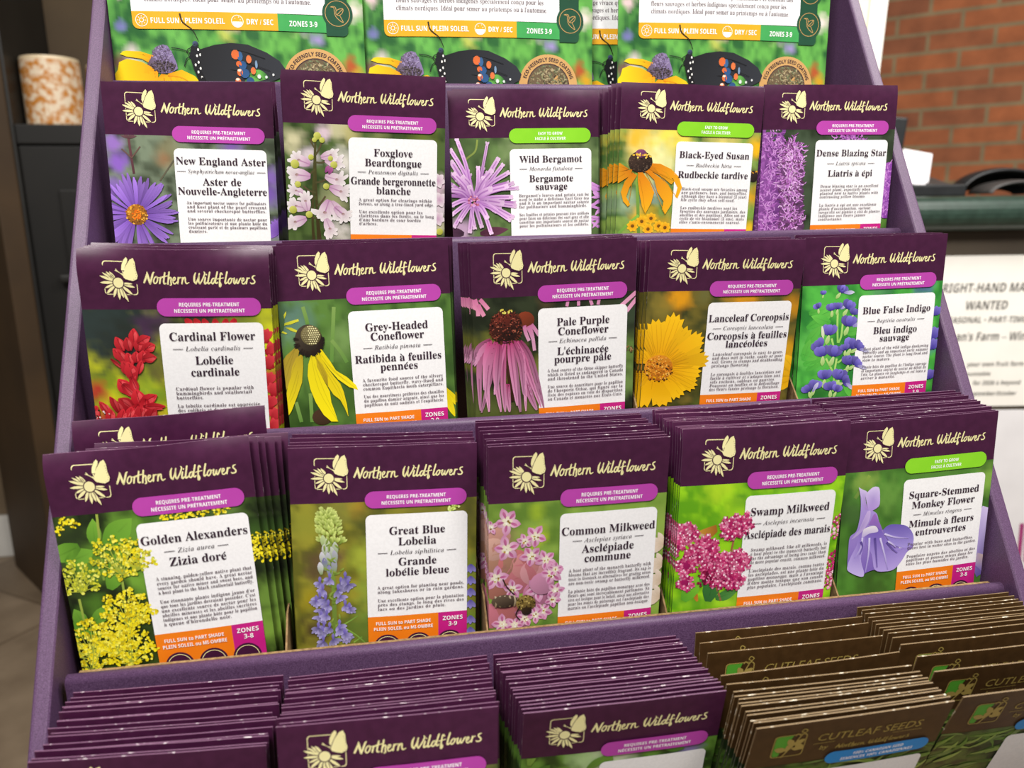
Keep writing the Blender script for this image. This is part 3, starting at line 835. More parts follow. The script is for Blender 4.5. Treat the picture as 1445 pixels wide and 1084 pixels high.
def pic_greyhead():
    m = mapper(380, 430, 6.377, 'greyhead')
    p = Pic(7, m)
    p.bg(hx('#557a34'), hx('#3a5a26'), [(6, 36, 10, hx('#6f9488'), .6), (30, 45, 8, hx('#86a860'), .7), (40, 35, 6, hx('#3a5426'), .7), (30, 70, 12, hx('#35521f'), .8), (78, 40, 8, hx('#4a7030'), .6), (4, 80, 10, hx('#2f4a1c'), .8), (50, 60, 30, hx('#4a6c2e'), .5)], 7, stretch=1.6)
    for q in ([(300, 20), (330, 120), (345, 180)], [(580, 20), (572, 250), (560, 520)], [(560, 320), (640, 420), (700, 520)], [(240, 880), (290, 1060)], [(370, 800), (385, 1060)]):
        p.line(p.P(q), .9, hx('#7f9f52'), hx('#5f8a3c'))
    for q in ([(105, 180), (190, 150), (260, 130), (265, 150), (190, 180), (110, 195)], [(140, 205), (200, 210), (260, 240), (250, 255), (190, 235)], [(60, 210), (110, 235), (160, 260), (150, 268), (90, 250)], [(115, 140), (130, 90), (150, 60), (150, 90), (130, 140)]):
        p.tri(q, (hx('#a8b02a'), hx('#ded83a')))
    p.ball(*m(75, 130), 3, 7, hx('#5a7a5a'), hx('#3f5f30'))
    petals = [([(235, 385), (150, 460), (85, 570), (70, 680), (110, 840), (165, 750), (210, 600), (260, 470), (270, 410)], '#a48c2c', '#b79f2e'),
              ([(300, 440), (240, 480), (205, 560), (190, 660), (165, 740), (145, 860), (135, 960), (150, 1035), (200, 960), (250, 830), (295, 700), (305, 560)], '#b09626', '#f4e112'),
              ([(375, 455), (350, 540), (345, 640), (370, 760), (420, 880), (490, 990), (560, 1050), (620, 1050), (590, 960), (560, 880), (545, 780), (480, 660), (440, 560), (415, 470)], '#e0cc14', '#f8e614'),
              ([(415, 450), (450, 590), (520, 720), (580, 810), (640, 855), (680, 930), (712, 1000), (700, 900), (670, 780), (640, 710), (580, 640), (520, 560), (440, 430)], '#d8c010', '#f0d818'),
              ([(440, 410), (470, 480), (540, 580), (620, 670), (720, 740), (800, 765), (780, 720), (700, 650), (600, 590), (550, 510), (470, 400)], '#e8d010', '#fbe71a'),
              ([(420, 470), (430, 560), (470, 640), (530, 740), (525, 640), (480, 540)], '#c0a818', '#a89020')]
    for q, a, b in petals:
        p.tri(q, (hx(a), hx(b)), over=True)
        n = len(q)
        for f in (.3, .55):
            s, e = q[0], q[n // 2]
            mid = ((q[n // 4][0] * f + q[-n // 4][0] * (1 - f)), (q[n // 4][1] * f + q[-n // 4][1] * (1 - f)))
            p.line(p.P([s, mid, e]), .12, sc(hx(a), .75), sc(hx(b), .8), True)
    c = m(355, 320)
    p.ball(*c, 6.6, 7.4, hx('#4a4032'), hx('#1c1410'), True, 20)
    for i in range(46):
        a = p.r.uniform(-20, 200)
        p.petal(c[0], c[1] + .5, a, 4.6, 7.6, .38, hx('#2a1c14'), hx('#1a1210'), 0, True)
    p.ball(c[0] + 1.2, c[1] - 2.2, 4.8, 4.8, hx('#7a7048'), hx('#4e4528'), True)
    for j in range(9):
        for i in range(9):
            x, y = -4 + i + (j % 2) * .5, -4.2 + j
            if x * x + y * y < 19:
                p.dot(c[0] + 1.2 + x, c[1] - 2.2 + y, .36, hx('#e8e0a8') if x > -1.5 else hx('#948a64'), True)
    p.ball(*m(480, 1010), 5, 4, hx('#4a3424'), hx('#3a2a1c'))
    for a in (50, 70, 90):
        p.petal(76, 70, a, 0, 17, 1.8, hx('#e0c818'), hx('#f2e01a'))
    return p

def pic_pale():
    m = mapper(640, 420, 6.57, 'pale')
    p = Pic(8, m)
    p.bg(hx('#2c3420'), hx('#1f2616'), [(8, 52, 10, hx('#8a8a30'), .9), (18, 58, 10, hx('#9a9238'), .7), (36, 66, 10, hx('#8a9038'), .9), (6, 80, 12, hx('#5f6a30'), .7), (30, 85, 14, hx('#6a7030'), .7), (80, 55, 8, hx('#6a8a40'), .8), (80, 70, 8, hx('#7a9a50'), .8), (79, 36, 8, hx('#3a4a34'), .8), (36, 28, 4, hx('#5a4a30'), .6)], 6)
    for q in ([(165, 25), (190, 90), (225, 110)], [(200, 20), (225, 100), (230, 175)], [(230, 70), (260, 130), (285, 175)], [(245, 20), (290, 70), (325, 112)]):
        p.line(p.P(q), 1.0, hx('#d072a0'), hx('#e89ab8'))
    p.ball(*m(665, 210), 4.6, 4.2, hx('#8a3a20'), hx('#5a2614'))
    for q in ([(655, 260), (670, 330), (700, 400)], [(700, 260), (730, 350), (750, 490)], [(720, 250), (760, 300), (790, 350)], [(690, 270), (720, 340), (740, 400)]):
        p.line(p.P(q), (1.0, .8), hx('#c06a98'), hx('#d8a0c0'))
    p.line(p.P([(490, 450), (510, 640), (545, 960)]), (1.9, 1.0), hx('#4a2a1c'), hx('#33200f'), True)
    rays = [((345, 390), (230, 470), (185, 610)), ((350, 395), (260, 480), (190, 640)), ((300, 470), (240, 640), (250, 1050)), ((360, 430), (300, 560), (285, 860)), ((395, 410), (330, 620), (300, 940)), ((395, 420), (350, 700), (260, 1070)), ((425, 430), (390, 700), (440, 1060)), ((430, 430), (415, 640), (400, 860)), ((475, 410), (430, 600), (380, 900)), ((470, 430), (460, 800), (480, 1060)), ((515, 400), (560, 640), (620, 1060)), ((520, 420), (540, 620), (590, 1000)), ((545, 400), (620, 600), (650, 900)), ((570, 395), (640, 560), (670, 1050)), ((590, 400), (660, 640), (720, 900)), ((615, 400), (720, 580), (835, 1020)), ((620, 410), (700, 700), (810, 1015)), ((600, 430), (690, 840), (770, 1040)), ((340, 420), (300, 620), (330, 1060)), ((500, 800), (500, 900), (520, 1060))]
    order = list(range(len(rays)))
    p.r.shuffle(order)
    for i in order:
        q = p.P(rays[i])
        k = (.55, .95, .72, 1.05, .85)[i % 5]
        mid = ((q[0][0] + q[1][0]) / 2 , (q[0][1] + q[1][1]) / 2)
        p.strap([q[0], q[1], q[2]], p.r.uniform(1.25, 1.9), sc(hx('#c23e7c'), k), sc(hx('#eaaad0'), k), True)
        p.strap([q[0], q[1], q[2]], .3, sc(hx('#9a2f64'), k), sc(hx('#c27aa4'), k), True)
    c = m(485, 275)
    p.ball(*c, 8.3, 8.0, hx('#4a1c14'), hx('#180c08'), True, 22)
    p.ball(c[0] - .3, c[1] - 3.6, 6.2, 4, hx('#7a2c20'), hx('#3a1610'), True)
    p.dots(*c, 8.3, 7.8, 230, .34, G('#2a120c', '#8a4030', '#150a06', '#a05a44', '#5a2418'), True)
    for i in range(40):
        a = p.r.uniform(0, 360)
        p.petal(*c, a, 6.6, 8.8, .3, hx('#3a1810'), hx('#6a3020'), 0, True)
    p.dots(c[0], c[1] - 7.6, 3.6, 1.0, 18, .42, G('#e8e070', '#d0c050'), True)
    for q in ([(48, 26), (47, 31)], [(53, 26), (53, 31)], [(58, 26), (60, 31)], [(64, 26), (63, 31)]):
        p.line(q, .8, hx('#c878a8'), hx('#d890b8'))
    for q in ([(84, 25), (74, 33)], [(84, 28), (78, 35)]):
        p.line(q, 1.0, hx('#d88ab0'), hx('#e8a8c8'))
    p.dots(79, 54, 4, 1.6, 24, .5, G('#8a6a40', '#5a4a2a', '#a08050'))
    return p

def pic_lance():
    m = mapper(890, 410, 6.777, 'lance')
    p = Pic(9, m)
    p.bg(hx('#6b5f24'), hx('#3f4420'), [(16, 29, 7, hx('#e09a14'), 1), (8, 33, 6, hx('#8a7a30'), .8), (30, 28, 5, hx('#6a6a3a'), .8), (38, 38, 6, hx('#2f3a2a'), .8), (52, 29, 9, hx('#e0980f'), .9), (70, 32, 8, hx('#5a5a2a'), .8), (80, 34, 6, hx('#c88a14'), .9), (36, 88, 6, hx('#4a6a2a'), 1), (80, 60, 7, hx('#e8a80e'), .9), (45, 60, 30, hx('#6a6424'), .4)], 6)
    c = m(265, 740)
    petals = [(-115, 24, 4.6), (-97, 27.5, 7.0), (-75, 28.5, 7.2), (-54, 28, 7.0), (-37, 27.5, 6.2), (-24, 26, 5.2), (-9, 26, 6.0), (10, 25, 6.4), (28, 24, 5.4), (50, 22, 6.4), (80, 22, 8), (115, 22, 8), (150, 22, 8), (-145, 20, 6)]
    for i, (a, R, w) in enumerate(petals):
        ar = math.radians(a)
        ca, sa = math.cos(ar), math.sin(ar)
        k = (.86, .98, 1.04, .93, 1.03, .9, .84, 1.02, .95, 1.04, .97, 1.0, .9, 1)[i]
        w *= .9
        R *= (1, .96, 1.05, .93, 1.04, .97, 1.06, .95, 1.02, .98, 1, 1.05, .95, 1)[i]
        def q(r, t):
            return (c[0] + ca * r - sa * t, c[1] + sa * r + ca * t)
        out = [q(5, -1.4), q(R * .5, -w * .62), q(R * .8, -w * .72), q(R * .93, -w * .74), q(R * .9, -w * .42), q(R * 1.0, -w * .3), q(R * .93, -w * .02), q(R * .99, w * .22), q(R * .9, w * .4), q(R * .93, w * .72), q(R * .75, w * .72), q(R * .5, w * .6), q(5, 1.4)]
        p.poly(out, (sc(hx('#e8a208'), k), sc(hx('#fdc616'), k)), True)
        for t in (-.35, 0.0, .35):
            p.line([q(8, t * 2), q(R * .55, t * w), q(R * .88, t * w * 1.1)], .13, sc(hx('#cf8c06'), k), sc(hx('#e8ac0e'), k), True)
    p.ball(*c, 7.6, 7.0, hx('#e89a2a'), hx('#b06414'), True, 20)
    p.dots(c[0], c[1] + 2.5, 7.6, 5.2, 70, .5, G('#4a2a10', '#7a4414', '#d88a20', '#38200c'), True, .35)
    p.dots(*c, 7.2, 6.6, 150, .5, G('#f0a030', '#d8801a', '#f6b850', '#b86414', '#e8922a'), True)
    for a in (150, 175, 200, 225):
        p.petal(88, 72, a, 0, 16, 3.4, hx('#e8a208'), hx('#fdc616'))
    return p

def pic_indigo():
    m = mapper(1125, 390, 6.38, 'indigo')
    p = Pic(10, m)
    p.bg(hx('#4fae42'), hx('#2f8a36'), [(30, 40, 8, hx('#3a8a3a'), .8), (10, 60, 10, hx('#6cc058'), .7), (12, 85, 8, hx('#2a6a2a'), .8), (45, 28, 8, hx('#5a8a6a'), .6), (72, 28, 6, hx('#5a62a8'), .7), (80, 40, 6, hx('#3a9a3a'), .6), (80, 60, 5, hx('#5a4ab8'), .8), (80, 75, 5, hx('#4ab048'), .8)], 7)
    for x, y, a, L_ in ((90, 470, -28, 18), (80, 620, -50, 14), (60, 800, -20, 16), (90, 850, -35, 18), (40, 700, 20, 10), (110, 340, -15, 14), (60, 760, -75, 12), (420, 930, 60, 14), (430, 510, -10, 10), (120, 920, 10, 12), (300, 420, 200, 12)):
        p.leaf(*m(x, y), a, L_, 2.6, p.jit(hx('#48a83c'), .15), p.jit(hx('#6cc84e'), .15))
    for q in ([(365, 330), (362, 450), (365, 600)], [(410, 420), (395, 540), (370, 600)], [(260, 740), (300, 820), (325, 870)], [(355, 740), (335, 860), (320, 1040)], [(440, 700), (400, 750), (360, 780)], [(430, 840), (380, 880), (345, 950)], [(310, 560), (330, 640)]):
        p.line(p.P(q), .55, hx('#b4d878'), hx('#8cc85c'))
    def fl(x, y, s=1.0, a=-90, w=False):
        u, v = m(x, y)
        p.petal(u, v + 2 * s, a + 180 - 90 + 100, 0, 4 * s, 1.0 * s, hx('#c8dc9a'), hx('#9cc868'), 0, u > 30)
        for da, L_, wd in ((-40, 4.8, 1.9), (34, 4.6, 1.8), (-4, 4.2, 1.5)):
            k = p.r.uniform(.65, 1.25)
            p.petal(u, v + 1.6 * s, a + da, 0, L_ * s, wd * s, sc(hx('#372e8a'), k), sc(hx('#8478d4'), k), 0, u > 30, tip=.45, peak=.6, mid=False)
        if w:
            p.petal(u + 2 * s, v + 2 * s, a + 60, 0, 6 * s, 1.1 * s, hx('#8a80cc'), hx('#d8d8ea'), 0, u > 30)
    for x, y, s, a, w in ((240, 150, .5, -90, False), (195, 270, .7, -110, False), (395, 115, 1, -60, True), (318, 280, .9, -100, False), (368, 270, .8, -90, True), (455, 260, 1.1, -65, False), (505, 320, .8, -70, False), (460, 410, 1.3, -80, True), (290, 490, 1.3, -85, False), (215, 610, 1.2, -130, False), (235, 680, 1.3, -100, False), (330, 680, 1.4, -80, False), (480, 610, 1.3, -75, True), (530, 620, 1.0, -40, True), (460, 760, 1.2, -85, True), (510, 770, 1.0, -40, True), (250, 890, 1.2, -90, False), (375, 890, 1.3, -80, False), (410, 930, 1.0, -20, True), (300, 990, 1.1, -100, False), (350, 1010, .9, -70, False), (160, 980, 1.1, -75, False), (110, 1010, 1.0, -120, True), (430, 640, .8, -100, False)):
        fl(x, y, s, a, w)
    p.petal(*m(225, 450), 80, 0, 7, .9, hx('#e8e8da'), hx('#c8d8a8'))
    for v, s in ((44, 1), (57, 1.3), (63, 1.2), (80, 1.1)):
        u = 80
        for da in (-38, 30, -4):
            p.petal(u, v, -90 + da, 0, 5 * s, 2 * s, hx('#453a9c'), hx('#8478d0'), mid=False)
    return p

def umbel(p, x, y, R, n, cols, over, stem=True, ks=11):
    m = p.m
    base = m(x, y + 40) if m else (x, y)
    c = m(x, y) if m else (x, y)
    for i in range(n):
        t = i * 2.399
        q = math.sqrt((i + .5) / n)
        u, v = c[0] + R * q * math.cos(t), c[1] + R * q * math.sin(t) * .85
        if stem:
            p.line([(c[0] + .3, c[1] + R * .7), (u, v)], .16, hx('#9aa83a'), hx('#b8c048'), over)
        p.dots(u, v, 2.1, 1.8, ks + 4, .6, cols, over)

def pic_golden():
    m = mapper(80, 720, 4.82, 'golden')
    p = Pic(11, m)
    p.bg(hx('#33461b'), hx('#1c2810'), [(14, 46, 10, hx('#5f8a2c'), 1), (30, 34, 10, hx('#6a9a34'), .9), (30, 56, 9, hx('#78aa38'), .9), (7, 36, 8, hx('#26341a'), .8), (20, 62, 8, hx('#161e0c'), .9), (10, 66, 6, hx('#4f7a24'), .8), (45, 27, 8, hx('#5a8a30'), .7), (70, 28, 8, hx('#6a8a40'), .7), (80, 40, 5, hx('#3a5a20'), .8), (81, 70, 8, hx('#7aa040'), .7), (81, 85, 8, hx('#88b044'), .7), (22, 82, 10, hx('#1f2e12'), .8)], 6)
    for x, y, a, L_, w in ((60, 370, -20, 13, 4), (330, 240, -40, 16, 5), (400, 470, -70, 14, 4), (150, 250, 160, 14, 4), (360, 540, -60, 12, 3.5), (190, 800, -110, 9, 3), (240, 780, -40, 12, 3), (90, 780, 60, 8, 4), (180, 820, 40, 7, 3), (260, 250, -85, 12, 3)):
        p.leaf(*m(x, y), a, L_, w, p.jit(hx('#568a26'), .2), p.jit(hx('#7ab03a'), .2))
    for q in ([(150, 610), (175, 720), (190, 790)], [(430, 400), (455, 540), (470, 700)], [(270, 30), (290, 200), (320, 480)], [(470, 820), (490, 900), (500, 1000)]):
        p.line(p.P(q), .5, hx('#a0b04a'), hx('#7a9a38'))
    Y = G('#f4e320', '#e0cb14', '#c4ae10', '#fbf05a', '#eadb2a')
    Y2 = G('#d8d838', '#b8bc2a', '#eaea68', '#a8ac28')
    for x, y, R, n in ((140, 470, 8.5, 17),):
        umbel(p, x, y, R, n, Y2, False, ks=9)
    for x, y, R, n in ((420, 320, 11, 21), (540, 330, 7, 9)):
        umbel(p, x, y, R, n, Y2 + Y, True, ks=9)
    for x, y, R, n in ((480, 690, 11, 24), (220, 900, 11.5, 24), (490, 930, 11.5, 24), (400, 900, 8, 12), (215, 1010, 10, 12), (560, 700, 5, 8)):
        umbel(p, x, y, R, n, Y, True, ks=12)
    for u, v in ((4, 27), (8, 28.5), (2, 31)):
        p.dots(u, v, 2.4, 2, 14, .55, Y)
    for u in range(45, 70, 4):
        p.dots(u, 29.5, 2.4, 1.8, 16, .5, Y)
    for v in (43, 48, 52):
        p.dots(80, v, 3.0, 2.6, 26, .6, Y)
    return p

def pic_lobelia():
    m = mapper(400, 700, 5.04, 'lobelia')
    p = Pic(12, m)
    p.bg(hx('#8f8a2c'), hx('#6a6a22'), [(6, 34, 8, hx('#8f9030'), .9), (20, 29, 8, hx('#7a7a34'), .8), (30, 28, 5, hx('#a8862c'), .8), (34, 36, 8, hx('#4f5424'), .8), (12, 55, 8, hx('#5c4930'), .9), (17, 50, 6, hx('#6b533a'), .9), (8, 71, 6, hx('#9a8a1c'), .9), (16, 66, 6, hx('#6a5a34'), .7), (10, 86, 8, hx('#4a3a24'), .9), (33, 52, 8, hx('#a8b43c'), .9), (36, 65, 8, hx('#8aa43c'), .8), (34, 80, 9, hx('#7f9a3a'), .8), (30, 90, 10, hx('#55702c'), .8), (60, 30, 14, hx('#7a7428'), .7), (80, 34, 8, hx('#5a5a28'), .8), (80, 60, 8, hx('#7a8a34'), .8), (80, 85, 8, hx('#6f8a34'), .8)], 7)
    p.line(p.P([(340, 350), (355, 600), (370, 1060)]), 1.0, hx('#8aa040'), hx('#5f7a30'))
    for q in ([(420, 920), (480, 885), (530, 850)], [(420, 930), (520, 990), (590, 1050)], [(500, 1040), (560, 1000)]):
        p.line(p.P(q), .3, hx('#8ab04a'), hx('#6a9038'))
    for i in range(150):
        t = p.r.random()
        y = 110 + t * 230
        w = 30 + 48 * math.sin(min(1, t * 1.5) * math.pi / 2)
        x = 300 + 45 * t + p.r.uniform(-1, 1) * w
        u, v = m(x, y)
        a = -90 + (x - 300 - 45 * t) / w * 60
        k = p.r.uniform(.75, 1.12)
        p.petal(u, v, a, 0, 2.6, .62, sc(hx('#8aa038'), k), sc(hx('#dcea88'), k), 0, False, mid=False)
    for x, y, c1 in ((290, 350, '#c8d8a0'), (318, 375, '#d8e0c0'), (375, 395, '#c8d0c0'), (300, 415, '#dcdce0'), (350, 430, '#d0d4d0'), (283, 468, '#dcd8e8'), (325, 470, '#c8c8dc'), (372, 455, '#b8b4d0'), (300, 510, '#7a70b8'), (368, 520, '#a8a0d0'), (270, 540, '#e0dcec'), (335, 560, '#9088c8')):
        p.petal(*m(x, y + 22), -95, 0, 6.2, 1.35, hx('#8aa060'), hx(c1), 0, False, mid=False)
    for i in range(46):
        u, v = m(345 + p.r.uniform(-60, 60), p.r.uniform(330, 1040))
        p.petal(u, v, p.r.uniform(-160, -20), 0, 3.2, .45, hx('#5f7a2c'), hx('#9ab04a'), mid=False)
    fl = [(330, 610), (260, 640), (280, 690), (410, 640), (440, 600), (405, 735), (390, 690), (260, 745), (300, 760), (280, 830), (320, 800), (440, 800), (470, 820), (270, 880), (310, 870), (290, 950), (330, 960), (280, 990), (400, 940), (400, 970), (450, 1020), (355, 1040), (285, 1055), (435, 1000), (250, 960), (460, 650), (235, 770)]
    for x, y in fl:
        u, v = m(x, y)
        s = 1 if x > 345 else -1
        for a in (95, 70, 120, 45, 150):
            k = p.r.uniform(.62, 1.15)
            p.petal(u, v - 1.6, 90 - s * (a - 90) - s * 18, 0, p.r.uniform(2.6, 4.4), .85, sc(hx('#5f5498'), k), sc(hx('#b9b1e2'), k), 0, False, tip=.2, mid=False)
        p.petal(u, v - 1.5, -90, 0, 3, .7, hx('#6a5ab0'), hx('#8a80c8'), mid=False)
    for v in (58, 64, 70, 76, 84, 90):
        for a in (60, 90, 120):
            p.petal(80, v, a, 0, 4.5, 1, hx('#5d52a8'), hx('#a098dc'), mid=False)
    p.dots(72, 30, 3, 1.6, 22, .55, G('#c8dc70', '#a8bc48', '#dcea90'))
    return p

def pic_common():
    m = mapper(680, 690, 5.42, 'common')
    p = Pic(13, m)
    p.bg(hx('#86a544'), hx('#6a8f34'), [(22, 42, 5, hx('#b4c828'), 1), (22, 30, 4, hx('#a0bc30'), .8), (30, 30, 5, hx('#5c8030'), .9), (60, 30, 20, hx('#7a9c40'), .7), (80, 40, 8, hx('#94b050'), .7), (80, 70, 8, hx('#8aa848'), .7), (6, 45, 9, hx('#a87868'), .6), (30, 88, 8, hx('#4a7030'), .8)], 10)
    for x, y, r, c in ((110, 370, 7, '#d8a090'), (160, 520, 7, '#c08878'), (250, 580, 8, '#d07a7a'), (330, 590, 7, '#d89090'), (130, 600, 7, '#b88870'), (300, 690, 8, '#c87880'), (400, 640, 7, '#d89aa0'), (120, 760, 7, '#b87868'), (420, 800, 7, '#c880a0'), (180, 950, 8, '#c07070'), (300, 930, 7, '#b87880'), (90, 470, 6, '#e0b0a0'), (460, 720, 6, '#d090b0'), (80, 980, 7, '#d88090'), (250, 1020, 7, '#b87090')):
        p.ball(*m(x, y), r * .95, r * .9, hx(c), sc(hx(c), .6), x > 420)
    def star(x, y, s, rot, over=None):
        u, v = m(x, y)
        o = u > 28 if over is None else over
        for i in range(5):
            k = p.r.uniform(.88, 1.06)
            a = rot + i * 72 + p.r.uniform(-8, 8)
            p.petal(u, v, a, .6, 5.6 * s * p.r.uniform(.85, 1.1), 1.75 * s, sc(hx('#f0cfe0'), k), sc(hx('#d68ab8'), k), p.r.uniform(-.15, .15), o, tip=.08, peak=.5, mid=False)
            p.petal(u, v, a + 5, 1.5, 4.4 * s, .6 * s, sc(hx('#b85a8c'), k), sc(hx('#cc74a4'), k), 0, o, tip=.1, mid=False)
        for i in range(5):
            p.petal(u, v, rot + 36 + i * 72, .2, 2.1 * s, .75 * s, hx('#f4f0da'), hx('#e8dcc0'), 0, o, tip=.5, mid=False)
        p.dots(u, v + .6 * s, 1.2 * s, 1 * s, 4, .45, G('#b8962e', '#f6f4e8', '#8a6a20'), o)
    for x, y, s, r in ((195, 255, 1.15, -120), (190, 465, 1.15, -100), (410, 365, 1.05, -60), (378, 515, 1.05, -50), (110, 690, 1.1, -80), (430, 765, 1.1, -60), (530, 645, 1.05, -30), (235, 770, .9, -90), (490, 540, .95, -50), (460, 930, .95, -60), (330, 990, .9, -90), (160, 1040, 1, -100), (560, 610, .7, -20), (560, 770, .8, 0), (540, 840, .8, 10), (410, 960, .8, -120), (70, 300, .6, -90), (250, 1040, .8, -60), (330, 400, .7, 40)):
        star(x, y, s, r)
    b = m(175, 862)
    p.ball(*b, 6.2, 3.2, hx('#6a5a48'), hx('#2a2018'), True)
    for i in range(5):
        u = b[0] - 4.4 + i * 2.2
        p.line([(u, b[1] - 2.8), (u + .5, b[1]), (u, b[1] + 2.8)], .4, hx('#d0c0a0'), hx('#7a6448'), True)
    h = m(335, 870)
    p.ball(*h, 4.6, 4.0, hx('#a08848'), hx('#4a3a1c'), True)
    p.dots(*h, 4.4, 3.8, 60, .4, G('#c0a860', '#7a6430', '#5a4820', '#30240f'), True)
    p.ball(*m(340, 930), 2.4, 2.0, hx('#3a2c18'), hx('#1a120a'), True)
    for q in ([(160, 690), (190, 750), (250, 810)], [(290, 900), (260, 960), (290, 1000)]):
        p.line(p.P(q), .3, hx('#2a1c14'), hx('#2a1c14'), True)
    for v in (50, 60, 68, 76):
        for a in (150, 180, 210, 240):
            p.petal(83, v, a, 0, 7, 1.4, hx('#d8c0a0'), hx('#f0e0d0'), mid=False)
    return p

def pic_swamp():
    m = mapper(940, 700, 6.77, 'swamp')
    p = Pic(14, m)
    p.bg(hx('#96d01e'), hx('#6cb41a'), [(30, 33, 4, hx('#4a8a20'), .9), (20, 28, 8, hx('#b8e02a'), .8), (30, 42, 8, hx('#aadc28'), .8), (55, 28, 8, hx('#7ab828'), .8), (14, 62, 7, hx('#8ccc20'), .7), (34, 66, 5, hx('#e0dc30'), .6), (10, 88, 10, hx('#5fa020'), .7), (30, 88, 10, hx('#a8d830'), .8), (80, 40, 8, hx('#8cc828'), .7), (45, 60, 30, hx('#84c424'), .3)], 6)
    for q in ([(650, 390), (630, 480), (600, 600)], [(170, 490), (280, 640), (380, 745)], [(470, 830), (500, 930), (520, 1000)], [(545, 350), (640, 390), (750, 320)]):
        p.line(p.P(q), .5, hx('#a85a4a'), hx('#8a6a3a'))
    p.leaf(*m(400, 1010), -80, 15, 4.4, hx('#2f6a30'), hx('#4a8a40'))
    p.leaf(*m(470, 980), -15, 11, 2.6, hx('#3a7a34'), hx('#5a9a48'))
    p.leaf(*m(170, 1010), -60, 14, 4.2, hx('#5aa82a'), hx('#8acc3a'))
    p.leaf(*m(300, 1010), -112, 11, 1.4, hx('#c8862a'), hx('#6a3a14'))
    p.leaf(*m(250, 830), 0, 11, 2.4, hx('#3a8a30'), hx('#5aa83c'))
    p.tri([(290, 350), (380, 310), (480, 275), (492, 340), (440, 395), (380, 385)], (hx('#d0983a'), hx('#a06424')))
    p.tri([(290, 350), (350, 365), (440, 395), (400, 402), (330, 392)], (hx('#e0c060'), hx('#9a86b0')))
    PK = G('#d8407e', '#c22468', '#e8709e', '#f2a4c2', '#a81a58', '#d0327a', '#ffd8e6')
    def cluster(x, y, R, n, over, ks=1.0):
        c = m(x, y)
        p.ball(c[0], c[1] + .5, R * .8, R * .7, hx('#b02068'), hx('#84144c'), over)
        for i in range(n):
            t = i * 2.399
            q = math.sqrt((i + .5) / n)
            u, v = c[0] + R * q * math.cos(t) + p.r.uniform(-.6, .6), c[1] + R * q * math.sin(t) * .85 + p.r.uniform(-.6, .6)
            kk = p.r.uniform(.78, 1.15)
            for a in range(5):
                p.petal(u, v + .5, a * 72 + t * 50, 0, 1.7 * ks, .6 * ks, sc(p.r.choice(PK[:3]), kk * .8), sc(p.r.choice(PK[:5]), kk), 0, over, mid=False)
            p.dot(u, v - .2, .55 * ks, p.r.choice(PK[2:4] + PK[6:]), over)
            if p.r.random() < .6:
                p.dot(u - .15, v - .5, .3 * ks, hx('#fff0f4'), over)
    for x, y, R, n, o in ((200, 360, 7.8, 30, False), (640, 280, 8.5, 36, True), (730, 250, 7, 16, True), (370, 490, 9, 36, False), (270, 560, 6, 18, False), (200, 660, 7, 26, False), (450, 620, 9, 36, False), (600, 640, 11, 46, True), (700, 600, 7, 22, True), (520, 760, 8, 26, False), (640, 790, 7, 20, True), (430, 740, 6, 20, False), (180, 830, 5.5, 16, False), (80, 480, 6, 16, False)):
        cluster(x, y, R * .8, int(n * .8), o)
    p.dots(*m(375, 795), 4, 4, 40, .65, G('#8a1440', '#a02050', '#6a0e34'))
    for v, R in ((50, 6.2), (68, 6), (76, 5.6)):
        c = (81, v)
        for i in range(26):
            t = i * 2.399
            q = math.sqrt((i + .5) / 26)
            u, w = c[0] + R * q * math.cos(t), c[1] + R * q * math.sin(t)
            p.dot(u, w, 1.0, p.r.choice(PK))
            p.dot(u, w - .3, .4, hx('#ffd8e6'))
    return p

